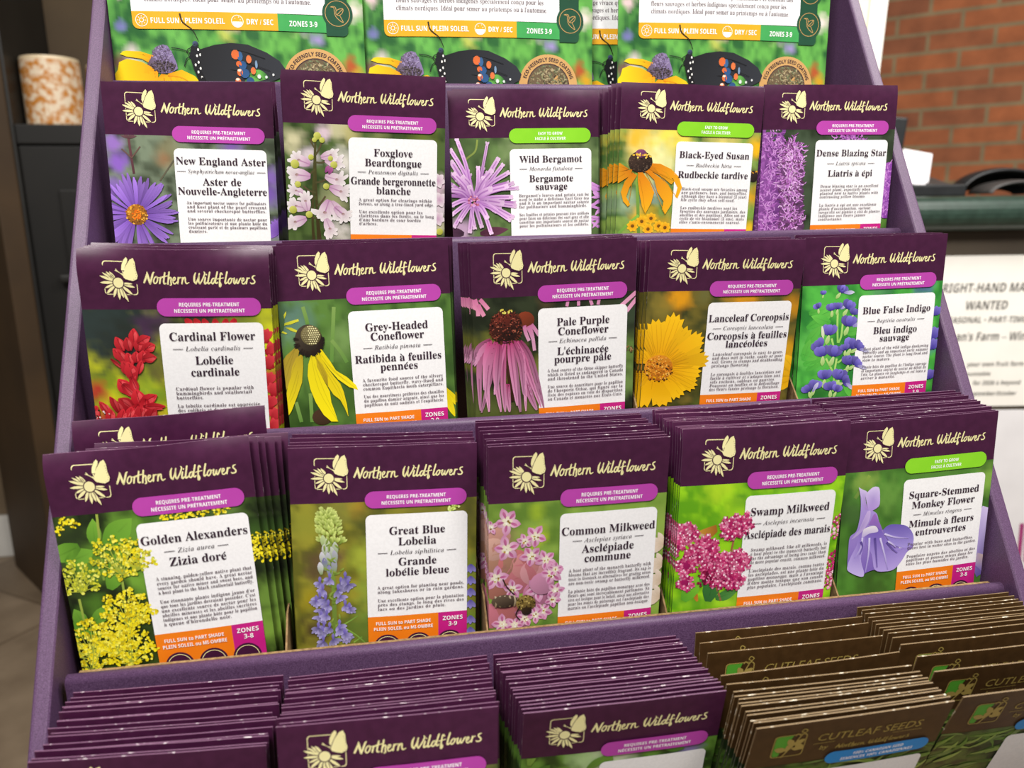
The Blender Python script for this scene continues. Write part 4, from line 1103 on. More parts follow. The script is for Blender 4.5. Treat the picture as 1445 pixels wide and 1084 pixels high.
def pic_square():
    m = mapper(1185, 670, 6.77, 'square')
    p = Pic(15, m)
    p.bg(hx('#4f8230'), hx('#3c6a26'), [(12, 30, 6, hx('#8aa84a'), .8), (5, 45, 8, hx('#466a34'), .8), (25, 40, 9, hx('#6a9a40'), .8), (36, 50, 8, hx('#558a34'), .7), (28, 60, 6, hx('#6a9a44'), .6), (20, 88, 10, hx('#3f5f26'), .8), (55, 30, 14, hx('#5a8a38'), .6), (80, 36, 7, hx('#86b048'), .9)], 8, amp=.8)
    p.line(p.P([(290, 10), (230, 110), (150, 230)]), .9, hx('#8aa848'), hx('#6a8a3c'))
    A, Bc, Cc = hx('#b7a0e0'), hx('#7a60b8'), hx('#d8c8f0')
    shapes = [([(185, 125), (200, 230), (200, 330), (190, 420), (160, 540), (100, 600), (85, 720), (75, 880), (90, 930), (200, 975), (240, 940), (330, 905), (440, 918), (500, 890), (570, 820), (640, 730), (690, 690), (690, 600), (650, 520), (560, 475), (470, 475), (405, 525), (370, 440), (350, 370), (290, 330), (240, 290), (215, 200)], A, Bc),
              ([(245, 190), (290, 140), (330, 115), (375, 125), (382, 200), (375, 290), (330, 330), (290, 345), (262, 300)], Cc, hx('#b090d8')),
              ([(182, 120), (215, 140), (262, 165), (245, 210), (255, 300), (270, 330), (240, 330), (215, 260)], Cc, hx('#a888d0')),
              ([(405, 525), (460, 478), (550, 470), (640, 490), (695, 570), (690, 660), (640, 690), (540, 680), (450, 610)], hx('#6a5ab0'), hx('#a898e0')),
              ([(270, 490), (330, 485), (400, 540), (450, 640), (520, 720), (640, 690), (600, 790), (520, 890), (440, 918), (330, 905), (300, 760), (240, 620)], hx('#6f56b4'), hx('#b8a4e8')),
              ([(190, 570), (230, 540), (240, 640), (200, 800), (230, 940), (200, 975), (90, 930), (75, 880), (110, 780), (160, 680)], hx('#8a70c4'), hx('#c8b8f0')),
              ([(225, 520), (290, 490), (340, 490), (360, 540), (280, 560), (210, 600)], hx('#eae4e8'), hx('#b8a8dc')),
              ([(270, 480), (290, 440), (330, 370), (360, 420), (400, 530), (330, 480)], hx('#a070c0'), hx('#8a66b8')),
              ([(260, 350), (290, 345), (280, 430), (230, 520), (150, 600), (110, 620), (170, 560), (215, 450)], hx('#c8b0e4'), hx('#b4a0d4'))]
    for i, (q, a, b) in enumerate(shapes):
        p.fan(p.P(q), a, b, mixc(mixc(a, b, .5), hx('#7660b4'), .35 if i != 6 else 0), True)
    for q in ([(450, 630), (500, 660), (530, 690)], [(215, 600), (200, 700), (140, 800)], [(280, 600), (270, 760), (240, 930)], [(380, 600), (420, 760), (450, 900)], [(420, 560), (520, 590), (650, 600)]):
        p.line(p.P(q), (.5, .3), hx('#d8cff2'), hx('#9a86d0'), True)
    for q in ([(200, 640), (215, 690), (190, 760)], [(440, 640), (490, 700), (540, 740)], [(330, 600), (340, 740), (350, 880)]):
        p.line(p.P(q), (.6, .3), hx('#54428e'), hx('#7a66b4'), True)
    p.poly([(84, 52), (79, 50), (77, 56), (76, 64), (78, 68), (75, 72), (77, 84), (80, 90), (84, 88)], (Cc, hx('#6f5cb0')))
    p.poly([(84, 60), (79, 62), (78, 66), (84, 72)], (hx('#8a66b8'), A))
    p.poly([(84, 78), (79, 76), (77, 82), (84, 88)], (hx('#e0c8b0'), hx('#8a78c8')))
    return p

def pic_green(seed, base, alt, blobs=()):
    p = Pic(seed)
    p.bg(hx(base), hx(alt), blobs, 5)
    return p

def pic_grass(seed):
    p = Pic(seed)
    p.bg(hx('#4f6a2c'), hx('#22331a'), [], 5)
    for i in range(170):
        x, y = p.r.uniform(-5, 85), p.r.uniform(26, 100)
        a = p.r.uniform(-60, 20)
        c = p.r.choice(G('#8ab04a', '#6a9438', '#a0bc5c', '#4f7a2c', '#7a9a50'))
        p.leaf(x, y, a, p.r.uniform(8, 20), p.r.uniform(.7, 1.5), sc(c, .7), c, p.r.uniform(-.5, .5))
    return p
# ------------------------------------------------------------------ packets
PW, PH, PT = 82.5, 120.0, 0.55

def packet_surf(seed, vs=1.0, h=PH, curl=0.0):
    r = random.Random(seed * 7 + 3)
    ph, ph2, k = r.uniform(0, 6), r.uniform(0, 6), r.uniform(.7, 1.3)
    def Bf(u, v):
        e = 1 - ((u - PW / 2) / (PW / 2)) ** 2
        b = 1.1 * e * (.25 + .75 * min(1, max(0, v / 45.0)))
        b += .10 * k * math.sin(u * .16 + ph) * math.sin(v * .09 + ph2)
        if v < 3:
            b -= .10 * ((3 - v) / 3) ** 2
        if curl and v < 11:
            b -= curl * ((11 - v) / 11) ** 2 * (.55 + .45 * math.sin(u * .09 + 1.2))
        return b
    return (PW, h, PT, Bf, vs)

def envelope_mesh(name, surf, mats, nx=16, ny=60, fold=True):
    """a thin flat paper envelope: printed front and back, pale worn rim"""
    w, h, T, Bf, vs = surf
    bm = bmesh.new()
    def P(i, j, s):
        u, v = w * i / nx, h * j / ny
        inset = 0
        return ((u - w / 2) / 1000, (-(T / 2) * s - Bf(u, v) + (inset * s if s > 0 else -inset * -s) * .6) / 1000, (h - v) / 1000)
    F = [[bm.verts.new(P(i, j, 1)) for i in range(nx + 1)] for j in range(ny + 1)]
    K = [[bm.verts.new(P(i, j, -1)) for i in range(nx + 1)] for j in range(ny + 1)]
    for j in range(ny):
        for i in range(nx):
            f = bm.faces.new((F[j][i], F[j + 1][i], F[j + 1][i + 1], F[j][i + 1]))
            f.material_index = 0
            f.smooth = True
            f = bm.faces.new((K[j][i], K[j][i + 1], K[j + 1][i + 1], K[j + 1][i]))
            f.material_index = 0
            f.smooth = True
    ring = [(0, i) for i in range(nx)] + [(j, nx) for j in range(ny)] + [(ny, nx - i) for i in range(nx)] + [(ny - j, 0) for j in range(ny)]
    n = len(ring)
    for q in range(n):
        a, b = ring[q], ring[(q + 1) % n]
        f = bm.faces.new((F[a[0]][a[1]], F[b[0]][b[1]], K[b[0]][b[1]], K[a[0]][a[1]]))
        f.material_index = 1
        f.smooth = False
    bmesh.ops.recalc_face_normals(bm, faces=bm.faces)
    for e in bm.edges:
        if len(set(f.material_index for f in e.link_faces)) > 1:
            e.smooth = False
    me = bpy.data.meshes.new(name)
    bm.to_mesh(me)
    bm.free()
    for m_ in mats:
        me.materials.append(m_)
    return me

PANEL = (32.4, 31.4, 78.3, 81.0)
BADGE = {'pre': ('badge_violet', 'REQUIRES PRE-TREATMENT', 'N\u00c9CESSITE UN PR\u00c9TRAITEMENT'), 'easy': ('badge_green', 'EASY TO GROW', 'FACILE \u00c0 CULTIVER')}

# name lines, latin, french lines, first description line, second block, zones, badge, picture
PRODUCTS = {
 'aster': dict(n=[('New England Aster', 39.3)], l=('Symphyotrichum novae-angliae', 43.6), f=[('Aster de', 49.6), ('Nouvelle-Angleterre', 54.4)], d=59.2, e=['An important nectar source for pollinators', 'and host plant of the pearl crescent', 'and several checkerspot butterflies.'], d2=67.6, g=['Une source importante de nectar pour', 'les pollinisateurs et une plante h\u00f4te du', 'croissant perl\u00e9 et de plusieurs papillons', 'damiers.'], pic=pic_aster, b='pre', z='3-8', T='New England Aster'),
 'foxglove': dict(n=[('Foxglove', 40.4), ('Beardtongue', 45.4)], l=('Penstemon digitalis', 49.4), f=[('Grande bergeronnette', 54.8), ('blanche', 59.6)], d=63.4, e=['A great option for clearings within', 'forests, or along a tree-lined yard edge.'], d2=69.6, g=['Une excellente option pour les', 'clairi\u00e8res dans les for\u00eats, ou le long', "d'une bordure de cour bord\u00e9e", "d'arbres."], pic=pic_foxglove, b='pre', z='3-8', T='Foxglove Beardtongue'),
 'bergamot': dict(n=[('Wild Bergamot', 38.8)], l=('Monarda fistulosa', 43.2), f=[('Bergamote', 49.4), ('sauvage', 53.8)], d=57.6, e=["Bergamot's leaves and petals can be", 'used to make a delicious Earl Grey tea', 'and it is an important nectar source', 'for pollinators and hummingbirds.'], d2=68.2, g=['Ses feuilles et p\u00e9tales peuvent \u00eatre utilis\u00e9s', 'pour faire un d\u00e9licieux th\u00e9 earl grey et elle', 'constitue une importante source de nectar', 'pour les pollinisateurs et les colibris.'], pic=pic_bergamot, b='easy', z='3-9', T='Wild Bergamot'),
 'susan': dict(n=[('Black-Eyed Susan', 40.4)], l=('Rudbeckia hirta', 45.4), f=[('Rudbeckie tardive', 51.6)], d=58.6, e=['Black-eyed susans are favorites among', 'new gardeners, bees, and butterflies.', 'Although they have a biennial (2 year)', 'life cycle they often self-seed.'], d2=69.4, g=['Les rudbeckie tardives sont les', 'favorites des nouveaux jardiniers, des', 'abeilles et des papillons. Elles ont un', 'cycle de vie bisannuel (2 ans), mais', "elles s'auto-ensemencent souvent."], pic=pic_susan, b='easy', z='3-9', T='Black-Eyed Susan'),
 'blazing': dict(n=[('Dense Blazing Star', 40.6)], l=('Liatris spicata', 45.8), f=[('Liatris \u00e0 \u00e9pi', 52.4)], d=58.8, e=['Dense blazing star is an excellent', 'accent plant, especially when', 'planted next to native plants with', 'contrasting yellow blooms.'], d2=70.0, g=['La liatris \u00e0 \u00e9pi est une excellente', "plante d'accentuation, surtout", "lorsqu'elle est plant\u00e9e \u00e0 c\u00f4t\u00e9 de plantes", 'indig\u00e8nes aux fleurs jaunes', 'contrastantes.'], pic=pic_blazing, b='pre', z='3-9', T='Dense Blazing Star'),
 'cardinal': dict(n=[('Cardinal Flower', 39.0)], l=('Lobelia cardinalis', 43.6), f=[('Lob\u00e9lie', 49.8), ('cardinale', 55.2)], d=61.6, e=['Cardinal flower is popular with', 'hummingbirds and swallowtail', 'butterflies.'], d2=69.6, g=['La lob\u00e9lie cardinale est appr\u00e9ci\u00e9e', 'des colibris et des papillons \u00e0 queue', "d'hirondelle."], pic=pic_cardinal, b='pre', z='3-9', T='Cardinal Flower'),
 'greyhead': dict(n=[('Grey-Headed', 41.0), ('Coneflower', 45.6)], l=('Ratibida pinnata', 50.0), f=[('Ratibida \u00e0 feuilles', 56.2), ('penn\u00e9es', 60.4)], d=65.4, e=['A favourite food source of the silvery', 'checkerspot butterfly, wavy-lined and', 'common Eupithecia moth caterpillars.'], d2=73.4, g=['Une des nourritures pr\u00e9f\u00e9r\u00e9es des chenilles', 'du papillon damier argent\u00e9, ainsi que les', "papillons de nuit ondul\u00e9s et l'eupith\u00e9cie."], pic=pic_greyhead, b='pre', z='3-9', T='Grey-Headed Coneflower'),
 'pale': dict(n=[('Pale Purple', 40.0), ('Coneflower', 44.6)], l=('Echinacea pallida', 48.4), f=[("L'\u00e9chinac\u00e9e", 54.4), ('pourpre p\u00e2le', 58.4)], d=62.8, e=['A food source of the Ottoe skipper butterfly', 'which is listed as endangered in Canada', 'and threatened in the United States.'], d2=71.0, g=['Une source de nourriture pour le papillon', "de l'hesp\u00e9rie Ottoe, qui figure sur la", 'liste des esp\u00e8ces en voie de disparition', 'au Canada et menac\u00e9es aux \u00c9tats-Unis.'], pic=pic_pale, b='pre', z='3-8', T='Pale Purple Coneflower'),
 'lance': dict(n=[('Lanceleaf Coreopsis', 41.4)], l=('Coreopsis lanceolata', 45.8), f=[('Coreopsis \u00e0 feuilles', 50.8), ('lanc\u00e9ol\u00e9es', 55.2)], d=59.4, e=['Lanceleaf coreopsis is easy to grow,', 'and does well in rocky, sandy or poor', 'soil. Grows in clumps and deadheading', 'prolongs flowering.'], d2=70.4, g=['Le coreopsis \u00e0 feuilles lanc\u00e9ol\u00e9es est', "facile \u00e0 cultiver et s'adapte bien aux", 'sols rocheux, sableux ou pauvres.', 'Poussent en touffes et le d\u00e9feuillage', 'des fleurs fan\u00e9es prolonge la floraison.'], pic=pic_lance, b='pre', z='3-8', T='Lanceleaf Coreopsis'),
 'indigo': dict(n=[('Blue False Indigo', 41.4)], l=('Baptisia australis', 46.4), f=[('Bleu indigo', 52.6), ('sauvage', 57.0)], d=61.4, e=['Host plant of the wild indigo duskywing', 'butterfly and an important early summer', 'nectar source. The plant is long lived and', 'slow to mature.'], d2=71.6, g=["Plante h\u00f4te du papillon de l'Indigo sauvage", 'et importante source de nectar au d\u00e9but de', "l'\u00e9t\u00e9. La plante vit longtemps et est lente \u00e0", 'arriver \u00e0 maturit\u00e9.'], pic=pic_indigo, b='pre', z='3-9', T='Blue False Indigo'),
 'golden': dict(n=[('Golden Alexanders', 40.6)], l=('Zizia aurea', 45.2), f=[('Zizia dor\u00e9', 50.8)], d=56.6, e=['A stunning, golden-yellow native plant that', 'every garden should have. A great nectar', 'source for native miner and sweat bees, and', 'a host plant to the black swallowtail butterfly.'], d2=67.0, g=["Une \u00e9tonnante plante indig\u00e8ne jaune d'or", "que tous les jardins devraient poss\u00e9der. C'est", 'une excellente source de nectar pour les', 'abeilles mineuses et les abeilles sucri\u00e8res', 'indig\u00e8nes et une plante h\u00f4te pour le papillon', "\u00e0 queue d'hirondelle noir."], pic=pic_golden, b='pre', z='3-8', T='Golden Alexanders'),
 'lobelia': dict(n=[('Great Blue', 41.0), ('Lobelia', 46.2)], l=('Lobelia siphilitica', 50.6), f=[('Grande', 56.0), ('lob\u00e9lie bleue', 61.0)], d=67.2, e=['A great option for planting near ponds,', 'along lakeshores or in rain gardens.'], d2=73.6, g=['Une excellente option pour la plantation', 'pr\u00e8s des \u00e9tangs, le long des rives des', 'lacs ou des jardins de pluie.'], pic=pic_lobelia, b='pre', z='3-9', T='Great Blue Lobelia'),
 'common': dict(n=[('Common Milkweed', 41.4)], l=('Asclepias syriaca', 45.2), f=[('Ascl\u00e9piade', 50.2), ('commune', 54.8)], d=59.2, e=['A host plant of the monarch butterfly with', 'blooms that are incredibly fragrant. Its sap is', 'toxic to livestock so alternatives for grazing areas', 'are non-toxic swamp or butterfly milkweed.'], d2=69.4, g=['La plante h\u00f4te du papillon monarque avec des', 'fleurs qui sont incroyablement parfum\u00e9es. Sa', 's\u00e8ve est toxique pour le b\u00e9tail, aussi une alternative', "pour les zones de p\u00e2turage est l'ascl\u00e9piade des", "marais ou l'ascl\u00e9piade papillon non-toxique."], pic=pic_common, b='pre', z='3-9', T='Common Milkweed'),
 'swamp': dict(n=[('Swamp Milkweed', 40.8)], l=('Asclepias incarnata', 45.6), f=[('Ascl\u00e9piade des marais', 51.8)], d=58.2, e=['Swamp milkweed, like all milkweeds, is', 'a host plant to the monarch butterfly but', 'has the advantage of being less toxic than', 'its more popular cousin, common milkweed.'], d2=68.6, g=["L'ascl\u00e9piade des marais, comme toutes", 'les ascl\u00e9piades, est une plante h\u00f4te du', "papillon monarque, mais a l'avantage", "d'\u00eatre moins toxique que son cousin", "plus populaire, l'ascl\u00e9piade commune."], pic=pic_swamp, b='pre', z='3-9', T='Swamp Milkweed'),
 'square': dict(n=[('Square-Stemmed', 41.4), ('Monkey Flower', 46.9)], l=('Mimulus ringens', 51.2), f=[('Mimule \u00e0 fleurs', 57.0), ('entrouvertes', 61.8)], d=67.0, e=['Popular with bees and butterflies.', 'Grows best in wetter sites in the garden.'], d2=73.6, g=['Populaire aupr\u00e8s des abeilles et des', 'papillons et pousse mieux dans les', 'sites les plus humides du jardin.'], pic=pic_square, b='easy', z='3-8', T='Square-Stemmed Monkey Flower'),
}
LOGO_CREAM, LOGO_GAP = None, None

def header_meshes(key, surf):
    cream, gap = logo_art()
    c, g = Art(), Art()
    for p, l, _ in cream.polys:
        c.poly(p, l)
    both = bpy.data.meshes.new(key + '_logo')
    a = cream.build(key + '_logo_cream', MAT['cream_ink'], surf)
    b = gap.build(key + '_logo_gap', MAT['head_purple'], surf)
    bm = bmesh.new()
    bm.from_mesh(a)
    n = len(bm.faces)
    bm.from_mesh(b)
    bm.faces.ensure_lookup_table()
    for f in bm.faces[n:]:
        f.material_index = 1
    bm.to_mesh(both)
    bm.free()
    both.materials.append(MAT['cream_ink'])
    both.materials.append(MAT['head_purple'])
    s = Art()
    script_art(s)
    return [('brand_logo', both, 0), ('brand_lettering', s.build(key + '_script', MAT['cream_ink'], surf), 0)]

def badge_meshes(key, surf, kind):
    mat, t1, t2 = BADGE[kind]
    pill, tx = Art(), Art()
    pill.poly(rrect(32.3, 20.4, 77.9, 28.3, 3.95, 8), .44)
    put_text(tx, t1, 'sans', 2.25, 55.1, 24.0, 'c', layer=.5, fit=26.6 if kind == 'pre' else 13.6)
    put_text(tx, t2, 'sans', 2.25, 55.1, 26.75, 'c', layer=.5, fit=31.2 if kind == 'pre' else 17.2)
    return [('treatment_badge', pill.build(key + '_badge', MAT[mat], surf, 6.0), 0), ('badge_lettering', tx.build(key + '_badge_text', MAT['white_ink'], surf), 1)]

def panel_meshes(key, surf, P):
    out = []
    pa = Art()
    u0, v0, u1, v1 = PANEL
    pa.poly(rrect(u0, v0, u1, v1, 2.6, 6, (1, 1, 0, 0)), .38)
    out.append(('label_panel', pa.build(key + '_panel', MAT['panel_white'], surf, 6.0), 0))
    cx = (u0 + u1) / 2
    nm = Art()
    for t, v in P['n'] + P['f']:
        put_text(nm, t, 'bold', 5.4, cx, v, 'c', maxw=44.6, layer=.64)
    out.append(('plant_name', nm.build(key + '_name', MAT['text_dark'], surf), 1))
    la = Art()
    t, v = P['l']
    a, b = put_text(la, t, 'italic', 2.9, cx, v, 'c', maxw=33, track=.16, layer=.64)
    for x0, x1 in ((max(u0 + 1, a - 5.6), a - 1.2), (b + 1.2, min(u1 - 1, b + 5.6))):
        if x1 > x0:
            la.poly([(x0, v - .95), (x1, v - .95), (x1, v - .7), (x0, v - .7)], .64)
    out.append(('latin_name', la.build(key + '_latin', MAT['text_dark'], surf), 1))
    de = Art()
    for v, lines in ((P['d'], P['e']), (P['d2'], P['g'])):
        for i, t in enumerate(lines):
            put_text(de, t, 'bold', 2.3, 37.0, v + 2.08 * i, 'l', maxw=39.8, track=.13, layer=.64)
    out.append(('description', de.build(key + '_text', MAT['text_grey'], surf), 1))
    st, zt, stx, ztx = Art(), Art(), Art(), Art()
    st.poly([(u0, v1), (64.8, v1), (64.8, 104), (u0, 104)], .38)
    zt.poly([(64.8, v1), (u1, v1), (u1, 104), (64.8, 104)], .38)
    put_text(stx, 'FULL SUN to PART SHADE', 'sans', 2.3, 48.6, v1 + 4.2, 'c', fit=25.5, layer=.64)
    put_text(stx, 'PLEIN SOLEIL ou MI-OMBRE', 'sans', 2.3, 48.6, v1 + 7.0, 'c', fit=27.5, layer=.64)
    put_text(ztx, 'ZONES', 'sans', 2.9, 71.6, v1 + 4.0, 'c', layer=.64)
    put_text(ztx, P['z'], 'sans', 2.9, 71.6, v1 + 7.0, 'c', layer=.64)
    ic, icl = Art(), Art()
    for x in (41.0, 55.5, 70.0):
        ic.poly(ellipse(x, v1 + 15.4, 6.2, 6.2, 28), .44)
        for i in range(28):
            t0, t1 = 2 * math.pi * i / 28, 2 * math.pi * (i + 1) / 28
            icl.poly([(x + r * math.cos(t), v1 + 15.4 + r * math.sin(t)) for r, t in ((5.3, t0), (5.3, t1), (5.0, t1), (5.0, t0))], .5)
    out += [('light_strip', st.build(key + '_strip', MAT['strip_orange'], surf, 6.0), 0), ('strip_lettering', stx.build(key + '_strip_text', MAT['white_ink'], surf), 1),
            ('zone_tag', zt.build(key + '_zone', MAT['tag_magenta'], surf, 6.0), 0), ('zone_lettering', ztx.build(key + '_zone_text', MAT['white_ink'], surf), 1),
            ('care_icon', ic.build(key + '_icons', MAT['head_purple'], surf, 6.0), 0), ('icon_ring', icl.build(key + '_icon_rings', MAT['cream_ink'], surf), 1)]
    return out

def attach(root, parts):
    last = None
    for name, mesh, lvl in parts:
        o = link(name, mesh, root if lvl == 0 else last)
        if lvl == 0:
            last = o

def make_root(label, group, x, y, z, roll, lean, cat='seed packet', h=PH, name='seed_packet'):
    """x, y, z: middle of the top edge; the Empty sits at the foot of the packet"""
    R = Euler((math.radians(lean), math.radians(roll), 0)).to_matrix()
    foot = Vector((x, y, z)) - R @ Vector((0, 0, h / 1000))
    return thing(name, label, cat, foot, (math.radians(lean), math.radians(roll), 0), group)

load_glyphs([('bold', ''.join(t for P in PRODUCTS.values() for t in P['e'] + P['g'] + [a for a, _ in P['n'] + P['f']]) + '0123456789'),
             ('italic', ''.join(P['l'][0] for P in PRODUCTS.values()) + 'CUTLEAF SEEDSby'),
             ('sans', 'ABCDEFGHIJKLMNOPQRSTUVWXYZabcdefghijklmnopqrstuvwxyz0123456789-/%\u2022\u2013&. '),
             ('plain', "ABCDEFGHIJKLMNOPQRSTUVWXYZabcdefghijklmnopqrstuvwxyz0123456789-/%\u2022\u2013&.' "),
             ('bold', "Un m\u00e9lange vivace qui soutient les pollinisateurs et contient des fleurs sauvages et herbes indig\u00e8nes sp\u00e9cialement con\u00e7u pour les climats nordiques. Id\u00e9al pour semer au printemps ou \u00e0 l'automne.")])
# ------------------------------------------------------------------ the setting
FLOOR_Z = -0.744
DY, DZ, HALF = 0.05392, 0.08596, 0.22145
LIPZ = [0.0, 0.0835, 0.1712, 0.2579, 0.3440]

def wood_floor():
    m, N, L, B = new_mat('stone_tile_floor')
    tc = N.new('ShaderNodeTexCoord')
    mp = N.new('ShaderNodeMapping')
    mp.inputs['Rotation'].default_value = (0, 0, 0.62)
    L.new(tc.outputs['Object'], mp.inputs['Vector'])
    br = N.new('ShaderNodeTexBrick')
    br.inputs['Scale'].default_value = 1.0
    br.inputs['Brick Width'].default_value = 0.9
    br.inputs['Row Height'].default_value = 0.45
    br.inputs['Mortar Size'].default_value = 0.004
    br.inputs['Color1'].default_value = (*hx('#8a7862'), 1)
    br.inputs['Color2'].default_value = (*hx('#95836d'), 1)
    br.inputs['Mortar'].default_value = (*hx('#74634f'), 1)
    L.new(mp.outputs['Vector'], br.inputs['Vector'])
    n = N.new('ShaderNodeTexNoise')
    n.inputs['Scale'].default_value = 9
    n.inputs['Detail'].default_value = 6
    L.new(tc.outputs['Object'], n.inputs['Vector'])
    r = ramp(N, L, n.outputs['Fac'], [(.3, (.62, .6, .58)), (.7, (1, 1, 1))])
    mx = N.new('ShaderNodeMix')
    mx.data_type = 'RGBA'
    mx.blend_type = 'MULTIPLY'
    mx.inputs['Factor'].default_value = 1
    L.new(br.outputs['Color'], mx.inputs['A'])
    L.new(r.outputs['Color'], mx.inputs['B'])
    L.new(mx.outputs['Result'], B.inputs['Base Color'])
    B.inputs['Roughness'].default_value = .5
    return m

def brick_mat():
    m, N, L, B = new_mat('red_brick')
    tc = N.new('ShaderNodeTexCoord')
    wv = N.new('ShaderNodeTexNoise')
    wv.inputs['Scale'].default_value = 5
    L.new(tc.outputs['UV'], wv.inputs['Vector'])
    br = N.new('ShaderNodeTexBrick')
    br.inputs['Scale'].default_value = 1.0
    br.inputs['Brick Width'].default_value = 0.215
    br.inputs['Row Height'].default_value = 0.067
    br.inputs['Mortar Size'].default_value = 0.0075
    br.inputs['Mortar Smooth'].default_value = 0.2
    br.inputs['Bias'].default_value = -0.3
    br.inputs['Color1'].default_value = (*hx('#ad653d'), 1)
    br.inputs['Color2'].default_value = (*hx('#80503a'), 1)
    br.inputs['Mortar'].default_value = (*hx('#8f7b5c'), 1)
    L.new(tc.outputs['UV'], br.inputs['Vector'])
    n = N.new('ShaderNodeTexNoise')
    n.inputs['Scale'].default_value = 14
    n.inputs['Detail'].default_value = 6
    L.new(tc.outputs['UV'], n.inputs['Vector'])
    r = ramp(N, L, n.outputs['Fac'], [(.3, (.72, .70, .68)), (.7, (1.05, 1.03, 1.0))])
    mx = N.new('ShaderNodeMix')
    mx.data_type = 'RGBA'
    mx.blend_type = 'MULTIPLY'
    mx.inputs['Factor'].default_value = 1
    L.new(br.outputs['Color'], mx.inputs['A'])
    L.new(r.outputs['Color'], mx.inputs['B'])
    L.new(mx.outputs['Result'], B.inputs['Base Color'])
    B.inputs['Roughness'].default_value = .85
    bump(N, L, br.outputs['Fac'], B, -0.5, 0.006)
    return m

def structure(name, mesh, loc=(0, 0, 0), rot=(0, 0, 0)):
    o = link(name, mesh, None, loc, rot)
    o['kind'] = 'structure'
    return o

bm = bmesh.new()
box(bm, -3.2, 4.2, -1.6, 5.2, FLOOR_Z - .05, FLOOR_Z)
structure('floor', bm_mesh('floor', bm, wood_floor()))

# brick wall: runs from near right to far left behind the counter
W_P = Vector((2.02, 2.4985, 0))
W_D = Vector((-0.743, 0.669, 0)).normalized()
me = bpy.data.meshes.new('wall_brick')
p0, p1 = W_P - W_D * 2.1, W_P + W_D * 1.95
nrm = Vector((W_D.y, -W_D.x, 0))
if nrm.y > 0:
    nrm = -nrm
q = [Vector((p.x, p.y, z)) - nrm * t for t in (0, .12) for p, z in ((p0, FLOOR_Z), (p1, FLOOR_Z), (p1, 2.0), (p0, 2.0))]
me.from_pydata(q, [], [(0, 1, 2, 3), (7, 6, 5, 4), (0, 4, 5, 1), (1, 5, 6, 2), (2, 6, 7, 3), (3, 7, 4, 0)])
uv = me.uv_layers.new(name='UVMap')
for poly in me.polygons:
    for li in poly.loop_indices:
        co = me.vertices[me.loops[li].vertex_index].co
        uv.data[li].uv = ((co - W_P).dot(W_D) * -1.0 + 5.04, co.z + 3.012)
me.materials.append(brick_mat())
structure('wall_back', me)
MAT['plaster'] = mottled('warm_grey_plaster', hx('#6d5c48'), hx('#77664f'), 6, .8)
bm = bmesh.new()
box(bm, -3.2, p1.x, 3.62, 3.72, FLOOR_Z, 2.0)
structure('wall_rear', bm_mesh('wall_rear', bm, MAT['plaster']))
bm = bmesh.new()
box(bm, -3.2, -1.19, 2.20, 2.30, FLOOR_Z, 2.0)
structure('wall_left', bm_mesh('wall_left', bm, MAT['plaster']))
MAT['skirting'] = mottled('white_gloss_paint', hx('#cfcdc8'), hx('#dcdad4'), 12, .4)
bm = bmesh.new()
box(bm, -3.2, -1.19, 2.18, 2.1999, FLOOR_Z, FLOOR_Z + .13, .004)
structure('baseboard_left', bm_mesh('baseboard_left', bm, MAT['skirting']))

# ------------------------------------------------------------------ dark cabinet on the left, with a brown pillar panel before it
MAT['black_wood'] = mottled('black_painted_wood', hx('#0f0e0c'), hx('#151310'), 8, .5, .4)
MAT['char_wood'] = mottled('charcoal_painted_wood', hx('#1b1a18'), hx('#21201d'), 8, .5, .4)
MAT['brown_panel'] = mottled('dark_brown_panel', hx('#3a2b1a'), hx('#46341f'), 5, .6, .3)
A_, B_ = at(22, 800, 2.34), at(84, 858, 2.06)
A_.z = B_.z = FLOOR_Z
d = (B_ - A_)
ang = math.atan2(d.y, d.x)
bm = bmesh.new()
box(bm, 0, d.length, 0.0, .05, 0, 1.95, .004)
thing('pillar_panel', 'dark brown panel standing on the floor at the far left of the photo', 'panel', A_, (0, 0, ang), None, bm_mesh('pillar_panel', bm, MAT['brown_panel']))

CH = CAM_P.z
fwd = Vector((0, 1, 0))
CAB = B_ + Vector((0.0, 0.03, 0))
cab_yaw = 0.10
cab = thing('shelf_cabinet', 'tall black cabinet with an open shelf, behind the seed display at left', 'cabinet', CAB, (0, 0, cab_yaw))
def cab_z(py):
    return CAM_P.z + ray(60, py).z * (2.1) - FLOOR_Z
z_sh = cab_z(190)
z_rail = cab_z(192)
CW, CD, CHH = 0.95, 0.42, 2.05
bm = bmesh.new()
box(bm, 0, .045, 0, CD, 0, CHH, .003)
box(bm, CW - .065, CW, 0, CD, 0, CHH, .003)
box(bm, .045, CW - .065, CD - .02, CD, 0, CHH)
link('carcass', bm_mesh('cabinet_carcass', bm, MAT['char_wood']), cab)
bm = bmesh.new()
box(bm, .045, CW - .065, .004, CD - .02, z_sh - .045, z_sh, .003)
link('shelf', bm_mesh('cabinet_shelf', bm, MAT['black_wood']), cab)
bm = bmesh.new()
box(bm, .045, CW - .065, .012, .034, .06, z_sh - .048, .003)
box(bm, .12, CW - .12, .002, .0125, .14, z_sh - .15, .003)
dr = link('door', bm_mesh('cabinet_door', bm, MAT['black_wood']), cab)
bm = bmesh.new()
box(bm, .10, CW - .1, -.02, .0025, z_sh - .37, z_sh - .35, .006)
link('handle', bm_mesh('cabinet_handle', bm, MAT['char_wood']), dr)
bm = bmesh.new()
box(bm, .045, CW - .065, .02, CD - .02, 0, .06)
link('plinth', bm_mesh('cabinet_plinth', bm, MAT['black_wood']), cab)
MAT['brown_back'] = mottled('brown_cabinet_back', hx('#4a3a24'), hx('#54432a'), 5, .7)
bm = bmesh.new()
